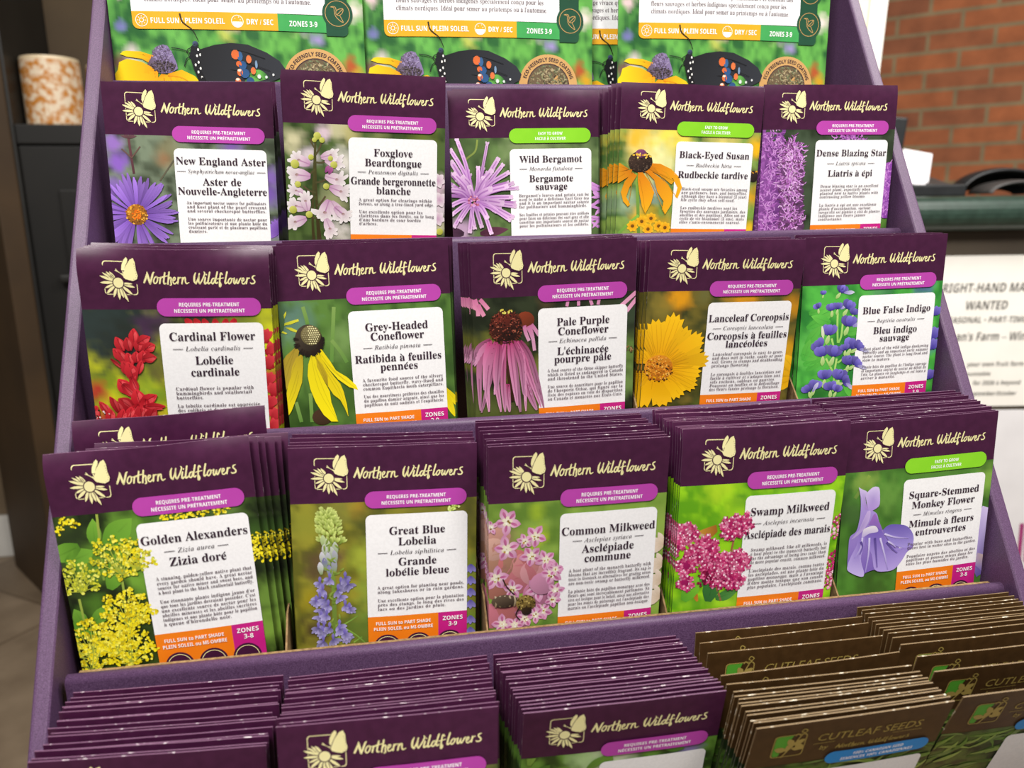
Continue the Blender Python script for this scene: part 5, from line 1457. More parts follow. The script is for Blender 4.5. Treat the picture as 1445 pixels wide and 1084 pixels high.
box(bm, .046, CW - .066, CD - .03, CD - .0201, z_sh, CHH)
link('back_board', bm_mesh('cabinet_back', bm, MAT['brown_back']), cab)

# the two patterned canisters on its shelf
MAT['canister'] = mottled('orange_flowered_print', hx('#ecd9bd'), hx('#c8812e'), 62, .45, .4, 0, .42, .60, 5.0)
MAT['canister_rim'] = mottled('pale_canister_rim', hx('#e8d2ac'), hx('#f0dcb8'), 20, .4)
Mc = Matrix.Translation(CAB) @ Matrix.Rotation(cab_yaw, 4, 'Z')
def canister(cx, cy, r, h, label):
    w = Mc @ Vector((cx, cy, z_sh + .0008))
    c = thing('canister', label, 'canister', w, (0, 0, 0), 'patterned canisters on the dark shelf')
    bm = bmesh.new()
    prof = [(0, 0), (r * .97, 0), (r, .006), (r, h - .004), (r * .985, h)]
    n = 40
    rows = [[bm.verts.new((x * math.cos(2 * math.pi * i / n), x * math.sin(2 * math.pi * i / n), z)) for i in range(n)] for x, z in prof[1:]]
    for a, b in zip(rows, rows[1:]):
        for i in range(n):
            bm.faces.new((a[i], a[(i + 1) % n], b[(i + 1) % n], b[i]))
    bm.faces.new(rows[0][::-1])
    link('canister_body', bm_mesh('canister_body', bm, MAT['canister'], smooth=False), c)
    bm = bmesh.new()
    bmesh.ops.create_cone(bm, cap_ends=True, segments=n, radius1=r * 1.0, radius2=r * .98, depth=.008)
    bmesh.ops.translate(bm, verts=bm.verts, vec=(0, 0, h + .0042))
    link('lid', bm_mesh('canister_lid', bm, MAT['canister_rim']), c)
MW = Mc.inverted()
def cab_local(px, py, dep):
    return MW @ at(px, py, dep)
c1 = cab_local(68, 165, 2.12)
canister(.114, .10, .065, .150, 'larger orange and white patterned canister on the dark shelf, at left')
canister(.243, .19, .068, .15, 'smaller orange and white patterned canister half hidden by the purple side panel')

# ------------------------------------------------------------------ counter with posters
F2 = Vector((math.sin(-cam.rotation_euler.z), math.cos(cam.rotation_euler.z), 0)).normalized()
R2 = Vector((F2.y, -F2.x, 0))
CM = Matrix(((R2.x, F2.x, 0, 0), (R2.y, F2.y, 0, 0), (0, 0, 1, 0), (0, 0, 0, 1)))   # counter axes: x right, y away
c_face = at(1400, 362, 1.5)
CB = Vector((c_face.x, c_face.y, FLOOR_Z))
yawc = math.atan2(R2.y, R2.x)
CMW = Matrix.Translation(CB) @ Matrix.Rotation(yawc, 4, 'Z')
CMI = CMW.inverted()
def cl(px, py, yoff=0.0):
    """pixel -> counter-local point on the plane y = yoff"""
    o, r = CMI @ CAM_P, CMI.to_3x3() @ ray(px, py)
    return o + r * ((yoff - o.y) / r.y)
MAT['green_top'] = mottled('dark_green_laminate', hx('#26382f'), hx('#30443a'), 60, .35, .5)
MAT['counter_front'] = mottled('taupe_counter_board', hx('#4a4136'), hx('#53493c'), 8, .7)
cnt = thing('checkout_counter', 'checkout counter with rounded dark green top and taupe front, right of the display', 'counter', CB, (0, 0, yawc))
zt, zb = cl(1400, 276, -.05).z, cl(1400, 326, -.05).z
bm = bmesh.new()
h = (zt - zb) / 2
prof = [(.5, zb), (.5, zt), (-.02, zt)] + [(-.02 - h * math.sin(t), zb + h + h * math.cos(t)) for t in (math.pi * i / 12 for i in range(1, 12))] + [(-.02, zb)]
prism_x(bm, prof, -.62, .8)
link('countertop', bm_mesh('countertop', bm, MAT['green_top'], smooth=False), cnt)
bm = bmesh.new()
box(bm, -.6, .78, 0.0, .48, 0, zb, .003)
link('front_panel', bm_mesh('counter_front', bm, MAT['counter_front']), cnt)

MAT['poster_paper'] = mottled('cream_poster_paper', hx('#f3efe6'), hx('#f7f4ec'), 12, .6)
MAT['poster_ink'] = mottled('charcoal_poster_ink', hx('#4d4a46'), hx('#55514d'), 12, .6)
MAT['leaflet_paper'] = mottled('pale_grey_paper', hx('#e2e0e2'), hx('#eae8ea'), 12, .5)
MAT['magenta_print'] = mottled('magenta_print', hx('#9a2f6c'), hx('#a83a78'), 120, .5)

def sheet(name, label, cat, x0, x1, z0, z1, mat, yoff=-.002, th=.0015):
    c = CMW @ Vector(((x0 + x1) / 2, yoff, z0))
    bm = bmesh.new()
    box(bm, -(x1 - x0) / 2, (x1 - x0) / 2, -th / 2, th / 2, 0, z1 - z0, .0004, 1)
    o = thing(name, label, cat, c, (0, 0, yawc))
    link('paper_sheet', bm_mesh(name + '_sheet', bm, mat), o)
    return o

P0, P1 = cl(1290, 362), cl(1600, 570)
ps = sheet('poster', 'cream right-hand man wanted poster on the counter front below the green top', 'poster', P0.x, P1.x, P1.z, P0.z, MAT['poster_paper'])
pc = (P0.x + P1.x) / 2
def flat_text(lines, name, parent, mat, xc, z0, y):
    art = Art()
    for t, style, px0, px1, base, cap, shear in lines:
        a, b = cl(px0, base), cl(px1, base)
        sz = (cap / FOCAL * 1.5) / .70
        put_text(art, t, style, sz * 1000, (a.x - xc) * 1000, -(a.z - z0) * 1000, 'l', fit=(b.x - a.x) * 1000, shear=shear)
    me = art.build(name, mat, (0, 0, 0, lambda u, v: 0, 1.0))
    for v in me.vertices:
        v.co.y = y
    link('poster_lettering', me, parent)
flat_text([('RIGHT-HAND MAN', 'sans', 1327, 1456, 413, 12.5, .12), ('WANTED', 'sans', 1360, 1420, 437, 12, .12),
           ('SEASONAL \u2022 PART-TIME', 'sans', 1331, 1446, 456, 8.5, .12), ("an's Farm \u2013 Win", 'sans', 1346, 1446, 481, 12, .12),
           ('your own fruit farm', 'sans', 1363, 1443, 517, 6.5, .12), ('ountable', 'sans', 1361, 1396, 530, 5.5, .12),
           ('for 2026 & beyond', 'sans', 1371, 1438, 543, 6.2, .12), ('September/October', 'sans', 1364, 1432, 558, 6, .12)],
          'poster_text', ps, MAT['poster_ink'], pc, P1.z, -.0012)
Q0, Q1 = cl(1290, 580), cl(1600, 800)
lf = sheet('leaflet', 'pale grey notice with magenta bars hung under the cream poster', 'leaflet', Q0.x, Q1.x, Q1.z - .05, Q0.z, MAT['leaflet_paper'])
lc = (Q0.x + Q1.x) / 2
zz = Q1.z - .05
for (xa, za), (xb, zb2), hw in ((cl(1441, 738).xz, cl(1436, 792).xz, .0045), (cl(1449, 738).xz, cl(1446, 792).xz, .0045)):
    a_ = Art()
    for qd in stroke_polys([((xa - lc) * 1000, -(za - zz) * 1000, hw * 1000), ((xb - lc) * 1000, -(zb2 - zz) * 1000, hw * 1000)], False):
        a_.poly(qd)
    me = a_.build('magenta_bar', MAT['magenta_print'], (0, 0, 0, lambda u, v: 0, 1.0))
    for v in me.vertices:
        v.co.y = -.0012
    link('printed_bar', me, lf)

# things on the counter
MAT['black_plastic'] = mottled('black_plastic', hx('#1a1b1d'), hx('#222426'), 40, .45, .5)
MAT['grey_rubber'] = mottled('dark_grey_plastic', hx('#3a3735'), hx('#444140'), 40, .5, .5)
MAT['white_card'] = mottled('white_card', hx('#f4f2f6'), hx('#faf8fb'), 40, .6)
def on_counter(px, y):
    p = cl(px, 276, y)
    return CMW @ Vector((p.x, y, zt))
t0 = on_counter(1315, .14)
reg = thing('card_terminal', 'flat black box on the green counter below the white card', 'terminal', t0, (0, 0, yawc))
bm = bmesh.new()
box(bm, -.10, .042, -.05, .05, 0, .024, .004)
link('case', bm_mesh('terminal_case', bm, MAT['black_plastic']), reg)
bm = bmesh.new()
prism_x(bm, [(-.03, .0242), (.045, .0242), (.045, .04)], -.02, .02, .001)
link('cradle', bm_mesh('terminal_cradle', bm, MAT['grey_rubber']), reg)
cardp = on_counter(1290, .13)
cd = thing('price_card', 'small blank white card leaning on the black box, before the bricks', 'card', cardp + Vector((0, 0, .0247)), (-.25, .18, yawc))
bm = bmesh.new()
box(bm, -.035, .026, -.001, .001, 0.0, .068, .0005, 1)
link('card_face', bm_mesh('card_face', bm, MAT['white_card']), cd)
dv = on_counter(1263, .22)
sc_ = thing('slim_screen', 'thin black upright edge of a screen at the purple panel, against the bricks', 'screen', dv, (0, .09, yawc))
bm = bmesh.new()
box(bm, -.05, -.006, -.012, .012, .024, .162, .004)
link('screen_frame', bm_mesh('screen_frame', bm, MAT['black_plastic']), sc_)
bm = bmesh.new()
box(bm, -.05, -.02, -.04, .04, 0, .03, .003)
link('screen_foot', bm_mesh('screen_foot', bm, MAT['black_plastic']), sc_)
bp = on_counter(1408, .16)
bk = thing('arched_basket', 'black basket with a thick arched rim on the green counter, before the bricks', 'basket', bp, (0, 0, yawc))
def arch(bm, rx, rz, ry, tube, z0=0.0, n=28, y=0.0):
    rings = []
    for i in range(n + 1):
        t = math.pi * i / n
        c = Vector((rx * math.cos(t), y, z0 + rz * math.sin(t)))
        tg = Vector((-rx * math.sin(t), 0, rz * math.cos(t))).normalized()
        nn = Vector((0, 1, 0)).cross(tg)
        rings.append([bm.verts.new(c + nn * tube * math.cos(k * math.pi / 4) + Vector((0, ry, 0)) * math.sin(k * math.pi / 4)) for k in range(8)])
    for a, b in zip(rings, rings[1:]):
        for k in range(8):
            bm.faces.new((a[k], a[(k + 1) % 8], b[(k + 1) % 8], b[k]))
    bm.faces.new(rings[0])
    bm.faces.new(rings[-1][::-1])
bm = bmesh.new()
arch(bm, .088, .047, .03, .0055, .004)
link('rim', bm_mesh('basket_rim', bm, MAT['black_plastic'], smooth=True), bk)
bm = bmesh.new()
arch(bm, .066, .022, .045, .0055, .004, y=-.05)
link('front_rim', bm_mesh('basket_front_rim', bm, MAT['grey_rubber'], smooth=True), bk)
bm = bmesh.new()
n = 24
prev = None
for i in range(n + 1):
    t = math.pi * i / n
    a = bm.verts.new((.066 * math.cos(t), -.05, .004 + .022 * math.sin(t)))
    b = bm.verts.new((.088 * math.cos(t), .0, .004 + .044 * math.sin(t)))
    c = bm.verts.new((.060 * math.cos(t), .05, .002 + .012 * math.sin(t)))
    if prev:
        bm.faces.new((prev[1], b, c, prev[2]))
    prev = (a, b, c)
link('lining', bm_mesh('basket_lining', bm, MAT['black_plastic'], smooth=True), bk)

# pale poster in a white frame standing behind the display
MAT['frame_white'] = mottled('white_frame', hx('#f6f4ec'), hx('#fbfaf4'), 10, .5)
MAT['pale_print'] = mottled('pale_cream_green_print', hx('#e2dfc4'), hx('#efe6cc'), 9, .5, .5, 0, .4, .6)
MAT['pale_ink'] = mottled('faded_olive_ink', hx('#a8a68c'), hx('#b0ae94'), 10, .6)
fd = 1.62
fa, fb = at(1230, 130, fd), at(1246, -5, fd)
fx = fa - R2 * .0
fr = thing('framed_sign', 'pale printed sign in a white frame rising behind the display at right', 'sign', Vector((fa.x, fa.y, FLOOR_Z + zt)), (0, .04, yawc))
fr.location = fr.location - Vector((0, 0, 0))
bm = bmesh.new()
for x0, x1, z0, z1 in ((-.034, 0, 0, .62), (-.36, -.326, 0, .62), (-.326, -.034, 0, .034), (-.326, -.034, .586, .62)):
    box(bm, x0, x1, -.008, .008, z0, z1, .002)
link('frame', bm_mesh('sign_frame', bm, MAT['frame_white']), fr)
bm = bmesh.new()
box(bm, -.326, -.034, -.002, .004, .034, .586)
link('print', bm_mesh('sign_print', bm, MAT['pale_print']), fr)
# ------------------------------------------------------------------ the purple cardboard display
SLOPE = 0.6009
def edge_y(z):
    return -0.0039 + z * SLOPE
TOPZ, BASEZ = 0.66, -0.10
YB = 0.43
stand = thing('seed_display', 'tiered purple cardboard display with sloping side panels, holding the rows of seed packets', 'display stand', (0, 0.15, FLOOR_Z))
OFF = Vector((0, 0.15, FLOOR_Z))
def spart(name, bm, *mats, parent=None, smooth=False):
    bmesh.ops.translate(bm, verts=bm.verts, vec=-OFF)
    return link(name, bm_mesh('display_' + name, bm, *mats, smooth=smooth), parent or stand)
for s in (-1, 1):
    bm = bmesh.new()
    x0, x1 = (HALF + .0025, HALF + .0098) if s > 0 else (-HALF - .0098, -HALF - .0025)
    prism_x(bm, [(edge_y(BASEZ) , BASEZ), (edge_y(TOPZ), TOPZ), (YB, TOPZ), (YB, BASEZ)], x0, x1, .0016, 3)
    spart('side_panel', bm, MAT['card_purple'])
FLOORS = [-.049, .0500, .1335, .2125, .314]
lip_y = [-.062] + [DY * k for k in range(1, 5)]
for k in range(5):
    y, z = lip_y[k], LIPZ[k]
    zb = FLOORS[k - 1] - .002 if k else FLOORS[0] - .03
    t = .003
    bm = bmesh.new()
    pr = [(y - t, zb)] + [(y - t * math.cos(a), z - t + t * math.sin(a)) for a in (math.pi * i / 8 for i in range(9))] + [(y + t, zb)]
    prism_x(bm, pr, -HALF + .0005, HALF - .0005)
    bmesh.ops.recalc_face_normals(bm, faces=bm.faces)
    sm = [f for f in bm.faces if abs(f.normal.x) < .5]
    for f in sm:
        f.smooth = True
    lp = spart('shelf_lip', bm, MAT['card_purple'])
    # raw kraft inside of the fold, seen as a thin brown line behind the lip
    bm = bmesh.new()
    box(bm, -HALF + .004, HALF - .004, y + t, y + t + .0016, FLOORS[k], z - .0012)
    spart('inner_flap', bm, MAT['kraft'], parent=lp)
for k in range(5):
    y0 = lip_y[k] + .0031
    y1 = lip_y[k + 1] - .0031 if k < 4 else YB - .004
    bm = bmesh.new()
    box(bm, -HALF - .002, HALF + .002, y0, y1, FLOORS[k] - .002, FLOORS[k])
    spart('shelf_floor', bm, MAT['kraft'])
bm = bmesh.new()
box(bm, -HALF - .0024, HALF + .0024, YB - .004, YB, BASEZ, TOPZ)
spart('back_panel', bm, MAT['card_purple'])
bm = bmesh.new()
box(bm, -HALF - .0098, HALF + .0098, -.066, YB, FLOOR_Z, BASEZ - .0005, .002)
spart('base', bm, MAT['card_purple'])
for k, xs in ((1, (-.1319, -.0414, .0454, .1348)), (2, (.0464, .1366))):
    for x in xs:
        y0, y1 = lip_y[k] + .0048, lip_y[k + 1] - .0032
        bm = bmesh.new()
        prism_x(bm, [(y0, FLOORS[k]), (y0, LIPZ[k] - .002), (y0 + .012, LIPZ[k] + .010), (y1, LIPZ[k] + .016), (y1, FLOORS[k])], x - .0004, x + .0004)
        spart('divider', bm, MAT['kraft'])

# ------------------------------------------------------------------ building and copying packets
ORD = ['', 'first', 'second', 'third', 'fourth', 'fifth', 'sixth', 'seventh', 'eighth', 'ninth', 'tenth', 'eleventh', 'twelfth', 'thirteenth', 'fourteenth', 'fifteenth', 'sixteenth', 'seventeenth', 'eighteenth', 'nineteenth', 'twentieth']

def rim_mat(key, base, pale, dark, lo, hi):
    m, N, L, B = new_mat('worn_edge_' + key)
    tc = N.new('ShaderNodeTexCoord')
    n = N.new('ShaderNodeTexNoise')
    n.inputs['Scale'].default_value = 300
    n.inputs['Detail'].default_value = 5
    oi = N.new('ShaderNodeObjectInfo')
    ad = N.new('ShaderNodeVectorMath')
    ad.operation = 'ADD'
    L.new(tc.outputs['Object'], ad.inputs[0])
    L.new(oi.outputs['Random'], ad.inputs[1])
    L.new(ad.outputs[0], n.inputs['Vector'])
    r1 = ramp(N, L, n.outputs['Fac'], [(lo, base), (hi, pale)])
    r2 = ramp(N, L, n.outputs['Fac'], [(.6, dark), (.74, mixc(dark, pale, .6))])
    sp = N.new('ShaderNodeSeparateXYZ')
    L.new(tc.outputs['Object'], sp.inputs['Vector'])
    gt = N.new('ShaderNodeMath')
    gt.operation = 'GREATER_THAN'
    gt.inputs[1].default_value = (PH - 25.3) / 1000
    L.new(sp.outputs['Z'], gt.inputs[0])
    mx = N.new('ShaderNodeMix')
    mx.data_type = 'RGBA'
    L.new(gt.outputs[0], mx.inputs['Factor'])
    L.new(r2.outputs['Color'], mx.inputs['A'])
    L.new(r1.outputs['Color'], mx.inputs['B'])
    L.new(mx.outputs['Result'], B.inputs['Base Color'])
    B.inputs['Roughness'].default_value = .6
    return m
RIM_P = rim_mat('plum', hx('#6d4a64'), hx('#e6d8de'), hx('#26301c'), .60, .72)
RIM_B = rim_mat('brown', hx('#7a6444'), hx('#ece2cc'), hx('#1f2a14'), .58, .71)

PARTS = {}
def product(key):
    if key in PARTS:
        return PARTS[key]
    P = PRODUCTS[key]
    surf = packet_surf(len(PARTS) + 1, VS[key], curl={'cardinal': 3.2, 'golden': 2.8, 'swamp': 1.5, 'bergamot': 1.8, 'susan': 1.6, 'lance': 1.2, 'blazing': 1.2, 'lobelia': .7, 'foxglove': .7}.get(key, 0.0))
    base = [('envelope', envelope_mesh(key + '_envelope', surf, (MAT['head_purple'], RIM_P)), 0),
            ('flower_picture', P['pic']().done(key + '_picture', surf), 0)]
    full = base + header_meshes(key, surf) + badge_meshes(key, surf, P['b']) + panel_meshes(key, surf, P)
    PARTS[key] = dict(base=base, full=full, head=base + full[2:6])
    return PARTS[key]

BACK = {'aster': (-.1740, .1885, .3395, -.6, .7, 2), 'foxglove': (-.0862, .1690, .3390, .8, 5.0, 3), 'bergamot': (.0020, .1800, .3362, -.1, .7, 2), 'susan': (.0846, .1800, .3364, .1, .7, 5), 'blazing': (.1770, .1790, .3380, .1, .7, 2),
 'cardinal': (-.1712, .1200, .2584, 2.2, 3.0, 4), 'greyhead': (-.0872, .1300, .2588, 0, .7, 4), 'pale': (-.0028, .1230, .2576, -1.8, 2.0, 6), 'lance': (.0887, .1210, .2557, -.3, 3.0, 5), 'indigo': (.1790, .1290, .2562, .1, .7, 3),
 'golden': (-.1700, .0850, .1742, -1.6, .7, 5), 'lobelia': (-.0842, .0855, .1722, 2.4, .7, 4), 'common': (.0007, .0955, .1724, .6, .7, 9), 'swamp': (.0890, .0920, .1740, -.3, .7, 13), 'square': (.1765, .0965, .1740, -.2, .7, 14)}
PLACE = {'aster': 'at the top packet row left end', 'foxglove': 'standing tallest in the top packet row', 'bergamot': 'top packet row middle', 'susan': 'right of the bergamot packet', 'blazing': 'at the top packet row right end',
 'cardinal': 'at the middle row left end', 'greyhead': 'next to the cardinal flower packet', 'pale': 'middle row centre', 'lance': 'right of the pale coneflower packet', 'indigo': 'at the middle row right end',
 'golden': 'tilted at the lower row left end', 'lobelia': 'beside the golden alexanders', 'common': 'lower row middle', 'swamp': 'right of the common milkweed packet', 'square': 'at the lower row right end'}
LOOK = {'aster': 'purple aster daisy', 'foxglove': 'white foxglove bells', 'bergamot': 'spiky pink bergamot bloom', 'susan': 'orange black-eyed daisy', 'blazing': 'feathery pink blazing star spikes', 'cardinal': 'red cardinal flower', 'greyhead': 'drooping yellow coneflower', 'pale': 'drooping pink coneflower', 'lance': 'large yellow coreopsis', 'indigo': 'small indigo pea flowers', 'golden': 'yellow golden alexanders umbels', 'lobelia': 'blue lobelia spike', 'common': 'pink milkweed stars with a bee', 'swamp': 'magenta swamp milkweed clusters', 'square': 'big lavender monkey flower'}
rnd = random.Random(11)

def lerp(a, b, t):
    return tuple(x + (y - x) * t for x, y in zip(a, b))

for key, f in FRONT.items():
    pr_ = product(key)
    group = 'packets in the %s stack' % PRODUCTS[key]['T'].lower()
    r = make_root('plum seed packet with %s, %s' % (LOOK[key], PLACE[key]), group, *f)
    attach(r, pr_['full'])
    b = BACK[key]
    n = b[5]
    for i in range(1, n + 1):
        p = list(lerp(f, b[:5], i / n))
        if i < n:
            p[0] += rnd.uniform(-.0007, .0007)
            p[2] += rnd.uniform(-.0009, .0005)
            p[3] += rnd.uniform(-.35, .35)
        kind = 'base'
        if key == 'golden':
            p[0], p[2], p[3] = [(-.1795, .1762, -2.0), (-.1772, .1752, -1.8), (-.1737, .1742, -1.2), (-.1712, .1736, -.5), (-.1686, .1745, 0.0)][i - 1]
        q = make_root('plum seed packet, %s behind the front %s packet' % (ORD[i], PRODUCTS[key]['T']), group, *p)
        attach(q, pr_[kind])
q = make_root('plum seed packet with half hidden logo, standing higher behind the Golden Alexanders packets', 'packets in the golden alexanders stack', -.1786, .0905, .1850, -2.0, .7)
attach(q, PARTS['golden']['head'])

# bottom row: three plum stacks
def plain_product(key, pic):
    surf = packet_surf(len(PARTS) + 1)
    base = [('envelope', envelope_mesh(key + '_envelope', surf, (MAT['head_purple'], RIM_P)), 0), ('flower_picture', pic.done(key + '_picture', surf), 0)]
    head = base + header_meshes(key, surf)
    pn = Art()
    pn.poly(rrect(*PANEL, 2.6, 6, (1, 1, 0, 0)), .38)
    full = head + badge_meshes(key, surf, 'pre') + [('label_panel', pn.build(key + '_panel', MAT['panel_white'], surf, 6.0), 0)]
    PARTS[key] = dict(base=base, head=head, full=full)

def pic_leafy(seed, extra=()):
    p = Pic(seed)
    p.bg(hx('#5f8a34'), hx('#2f4a1c'), list(extra), 6)
    for i in range(40):
        c = p.r.choice(G('#6a9a3a', '#86b048', '#4a7a2a'))
        p.leaf(p.r.uniform(0, 82), p.r.uniform(28, 100), p.r.uniform(0, 360), p.r.uniform(7, 14), p.r.uniform(1.6, 3.2), sc(c, .75), c)
    return p
plain_product('stack_left', pic_leafy(31))
plain_product('stack_second', pic_green(32, '#6a6a3a', '#4a5a2a'))
plain_product('stack_third', pic_leafy(33, [(70, 30, 6, hx('#8a6ab8'), .8), (28, 30, 8, hx('#b8d89a'), .8), (40, 28, 8, hx('#d8e0c0'), .8)]))

STACKS = [
 ('stack_left', 'leftmost', (-.1745, .0015, .0790, 3.0, 5.0), (-.1722, .0395, .0828, 1.3, 3.0), 15, 3, .0016),
 ('stack_second', 'second from left', (-.0869, -.0040, .0870, 1.3, 1.0), (-.0863, .0330, .0850, -.6, 2.0), 13, 1, .0008),
 ('stack_third', 'third from left', (.0050, -.0065, .0834, .2, 14.0), (-.0010, .0336, .0850, -.1, 5.0), 17, 1, .0006)]
for key, where, f, b, n, heads, jit in STACKS:
    group = 'packets in the %s stack of the bottom row' % where
    for i in range(0, n + 1):
        p = list(lerp(f, b, i / n))
        if 0 < i < n:
            p[0] += rnd.uniform(-jit, jit)
            p[2] += rnd.uniform(-jit, jit * .6)
            p[3] += rnd.uniform(-.5, .5)
        if i == 0:
            lab = 'plum seed packet at the front of the %s stack of the bottom row' % where
        else:
            lab = 'plum seed packet, %s behind the front one in the %s bottom row stack' % (ORD[i], where)
        q = make_root(lab, group, *p)
        attach(q, PARTS[key]['full'] if i == 0 else PARTS[key]['head'] if i < heads else PARTS[key]['base'])

# bottom row: two brown stacks
def cutleaf_product(key, seed):
    surf = packet_surf(len(PARTS) + 1)
    base = [('envelope', envelope_mesh(key + '_envelope', surf, (MAT['head_brown'], RIM_B)), 0), ('leaf_picture', pic_grass(seed).done(key + '_picture', surf), 0)]
    gold, green = Art(), Art()
    def S(x, y):
        return (8.8 + x * 13.4, 6.2 + y * 13.6)
    fr = rrect(0, 0, 1, 1, .12, 5)
    n = len(fr)
    for i in range(n):
        a, b2 = fr[i], fr[(i + 1) % n]
        sh = lambda p, g: S(.5 + (p[0] - .5) * g, .5 + (p[1] - .5) * g)
        gold.poly([sh(a, 1.0), sh(b2, 1.0), sh(b2, .94), sh(a, .94)], .12)
    green.poly([S(.05, .1), S(.12, .04), S(.58, .04), S(.5, .25), S(.56, .45), S(.3, .7), S(.24, .95), S(.1, .95), S(.05, .88)], .06)
    def leafp(cx, cy, a, l, w):
        a = math.radians(a)
        P_ = [(0, 0), (.25, .8), (.55, 1), (.85, .55), (1, 0), (.85, -.55), (.55, -1), (.25, -.8)]
        gold.poly([S(cx + math.cos(a) * t * l - math.sin(a) * s * w, cy + math.sin(a) * t * l + math.cos(a) * s * w) for t, s in P_], .14)
    for lf in ((.45, .72, 200, .4, .12), (.45, .75, -70, .42, .11), (.62, .5, -120, .36, .11), (.62, .5, -35, .42, .11), (.7, .45, 45, .4, .12), (.6, .62, 20, .3, .08)):
        leafp(*lf)
    for P_ in ([(.35, 1.0, .02), (.5, .72, .024), (.64, .48, .024), (.75, .2, .02), (.85, .0, .018)], [(.85, .0, .018), (.95, -.12, .018), (.84, -.2, .018), (.78, -.1, .018), (.86, -.05, .018)], [(.8, .1, .016), (.68, -.02, .016), (.62, .06, .016)]):
        for q_ in stroke_polys([(*S(x, y), w * 13.4) for x, y, w in P_]):
            gold.poly(q_, .16)
    tx = Art()
    put_text(tx, 'CUTLEAF SEEDS', 'plain', 6.0, 26.6, 12.6, 'l', fit=45, layer=.1, shear=.2)
    tx.poly([(26.0, 14.1), (72.6, 14.1), (72.6, 14.35), (26.0, 14.35)], .1)
    put_text(tx, 'by', 'plain', 3.8, 29.0, 18.3, 'l', layer=.1, shear=.2)
    script_art(tx, .1, lambda u, v: (36.0 + (u - 27.5) * .66, 15.0 + (v - 7.2) * .52))
    pill, pt = Art(), Art()
    pill.poly(rrect(33, 20.4, 78.5, 27.9, 3.75, 8), .44)
    put_text(pt, '100% CANADIAN SEED', 'sans', 2.4, 55.7, 23.8, 'c', fit=22.5, layer=.5, shear=.15)
    put_text(pt, 'SEMENCES 100% CANADIENNES', 'sans', 2.4, 55.7, 26.6, 'c', fit=32, layer=.5, shear=.15)
    pn = Art()
    pn.poly(rrect(*PANEL, 2.6, 6, (1, 1, 0, 0)), .38)
    head = base + [('logo_patch', green.build(key + '_green', MAT['logo_green'], surf), 0), ('brand_logo', gold.build(key + '_logo', MAT['gold_ink'], surf), 0), ('brand_lettering', tx.build(key + '_script', MAT['gold_ink'], surf), 0)]
    full = head + [('origin_badge', pill.build(key + '_badge', MAT['badge_blue'], surf, 6.0), 0), ('badge_lettering', pt.build(key + '_badge_text', MAT['white_ink'], surf), 1), ('label_panel', pn.build(key + '_panel', MAT['panel_white'], surf, 6.0), 0)]
    PARTS[key] = dict(base=base, head=head, full=full)

cutleaf_product('brown_fourth', 51)
cutleaf_product('brown_fifth', 52)
D = [(.0902, -.0276, .0814, -1.0, 19.5)]
d6 = (.0897, -.0071, .0825, .4, 16.0)
D += [tuple(a + rnd.uniform(-j, j) for a, j in zip(lerp(D[0], d6, i / 9), (.0008, .0002, .0006, .3, 0))) for i in range(1, 10)]
D += [(.0891, -.0032, .0831, .7, 14.5), (.0922, .0090, .0803, -1.3, 11.5), (.0904, .0189, .0838, .4, 8.0), (.0926, .0326, .0813, -1.0, 3.6), (.0924, .0372, .0829, .3, 2.6)]
for i, p in enumerate(D):
    lab = 'brown packet with green leaf logo at the front of the fourth bottom row stack' if i == 0 else 'brown seed packet, %s behind the front one in the fourth bottom row stack' % ORD[i]
    q = make_root(lab, 'brown packets in the fourth bottom row stack', *p)
    attach(q, PARTS['brown_fourth']['full' if i == 0 else 'head' if i > 9 else 'base'])
E_ = [(.1784, -.0252, .0820, -.7, 22.0), (.1783, -.0084, .0821, 0, 17.5), (.1786, .0028, .0821, .2, 14.0), (.1777, .0127, .0821, .1, 11.0), (.1778, .0186, .0821, 0, 9.0)]
E_ += [tuple(a + rnd.uniform(-j, j) for a, j in zip(lerp(E_[4], (.1795, .0480, .0808, .2, 0.0), i / 9), (.0005, .0002, .0005, .3, 0))) for i in range(1, 10)]
for i, p in enumerate(E_):
    lab = 'brown packet at the front of the rightmost bottom row stack' if i == 0 else 'brown seed packet, %s behind the front one in the rightmost bottom row stack' % ORD[i]
    q = make_root(lab, 'brown packets in the rightmost bottom row stack', *p)
    attach(q, PARTS['brown_fifth']['full' if i == 0 else 'head' if i < 4 else 'base'])

# ------------------------------------------------------------------ large seed bags on the top tier
BW, BH, BT = 138.0, 215.0, 1.0
LIPV = 185.0
def bag_surf():
    def Bf(u, v):
        eu = max(0, 1 - ((u - BW / 2) / (BW / 2)) ** 2)
        return 3.6 * eu * min(1, max(0, (v - 8) / 60)) + .35 * math.sin(u * .14) * math.sin(v * .06)
    return (BW, BH, BT, Bf, 1.0)
BS = bag_surf()

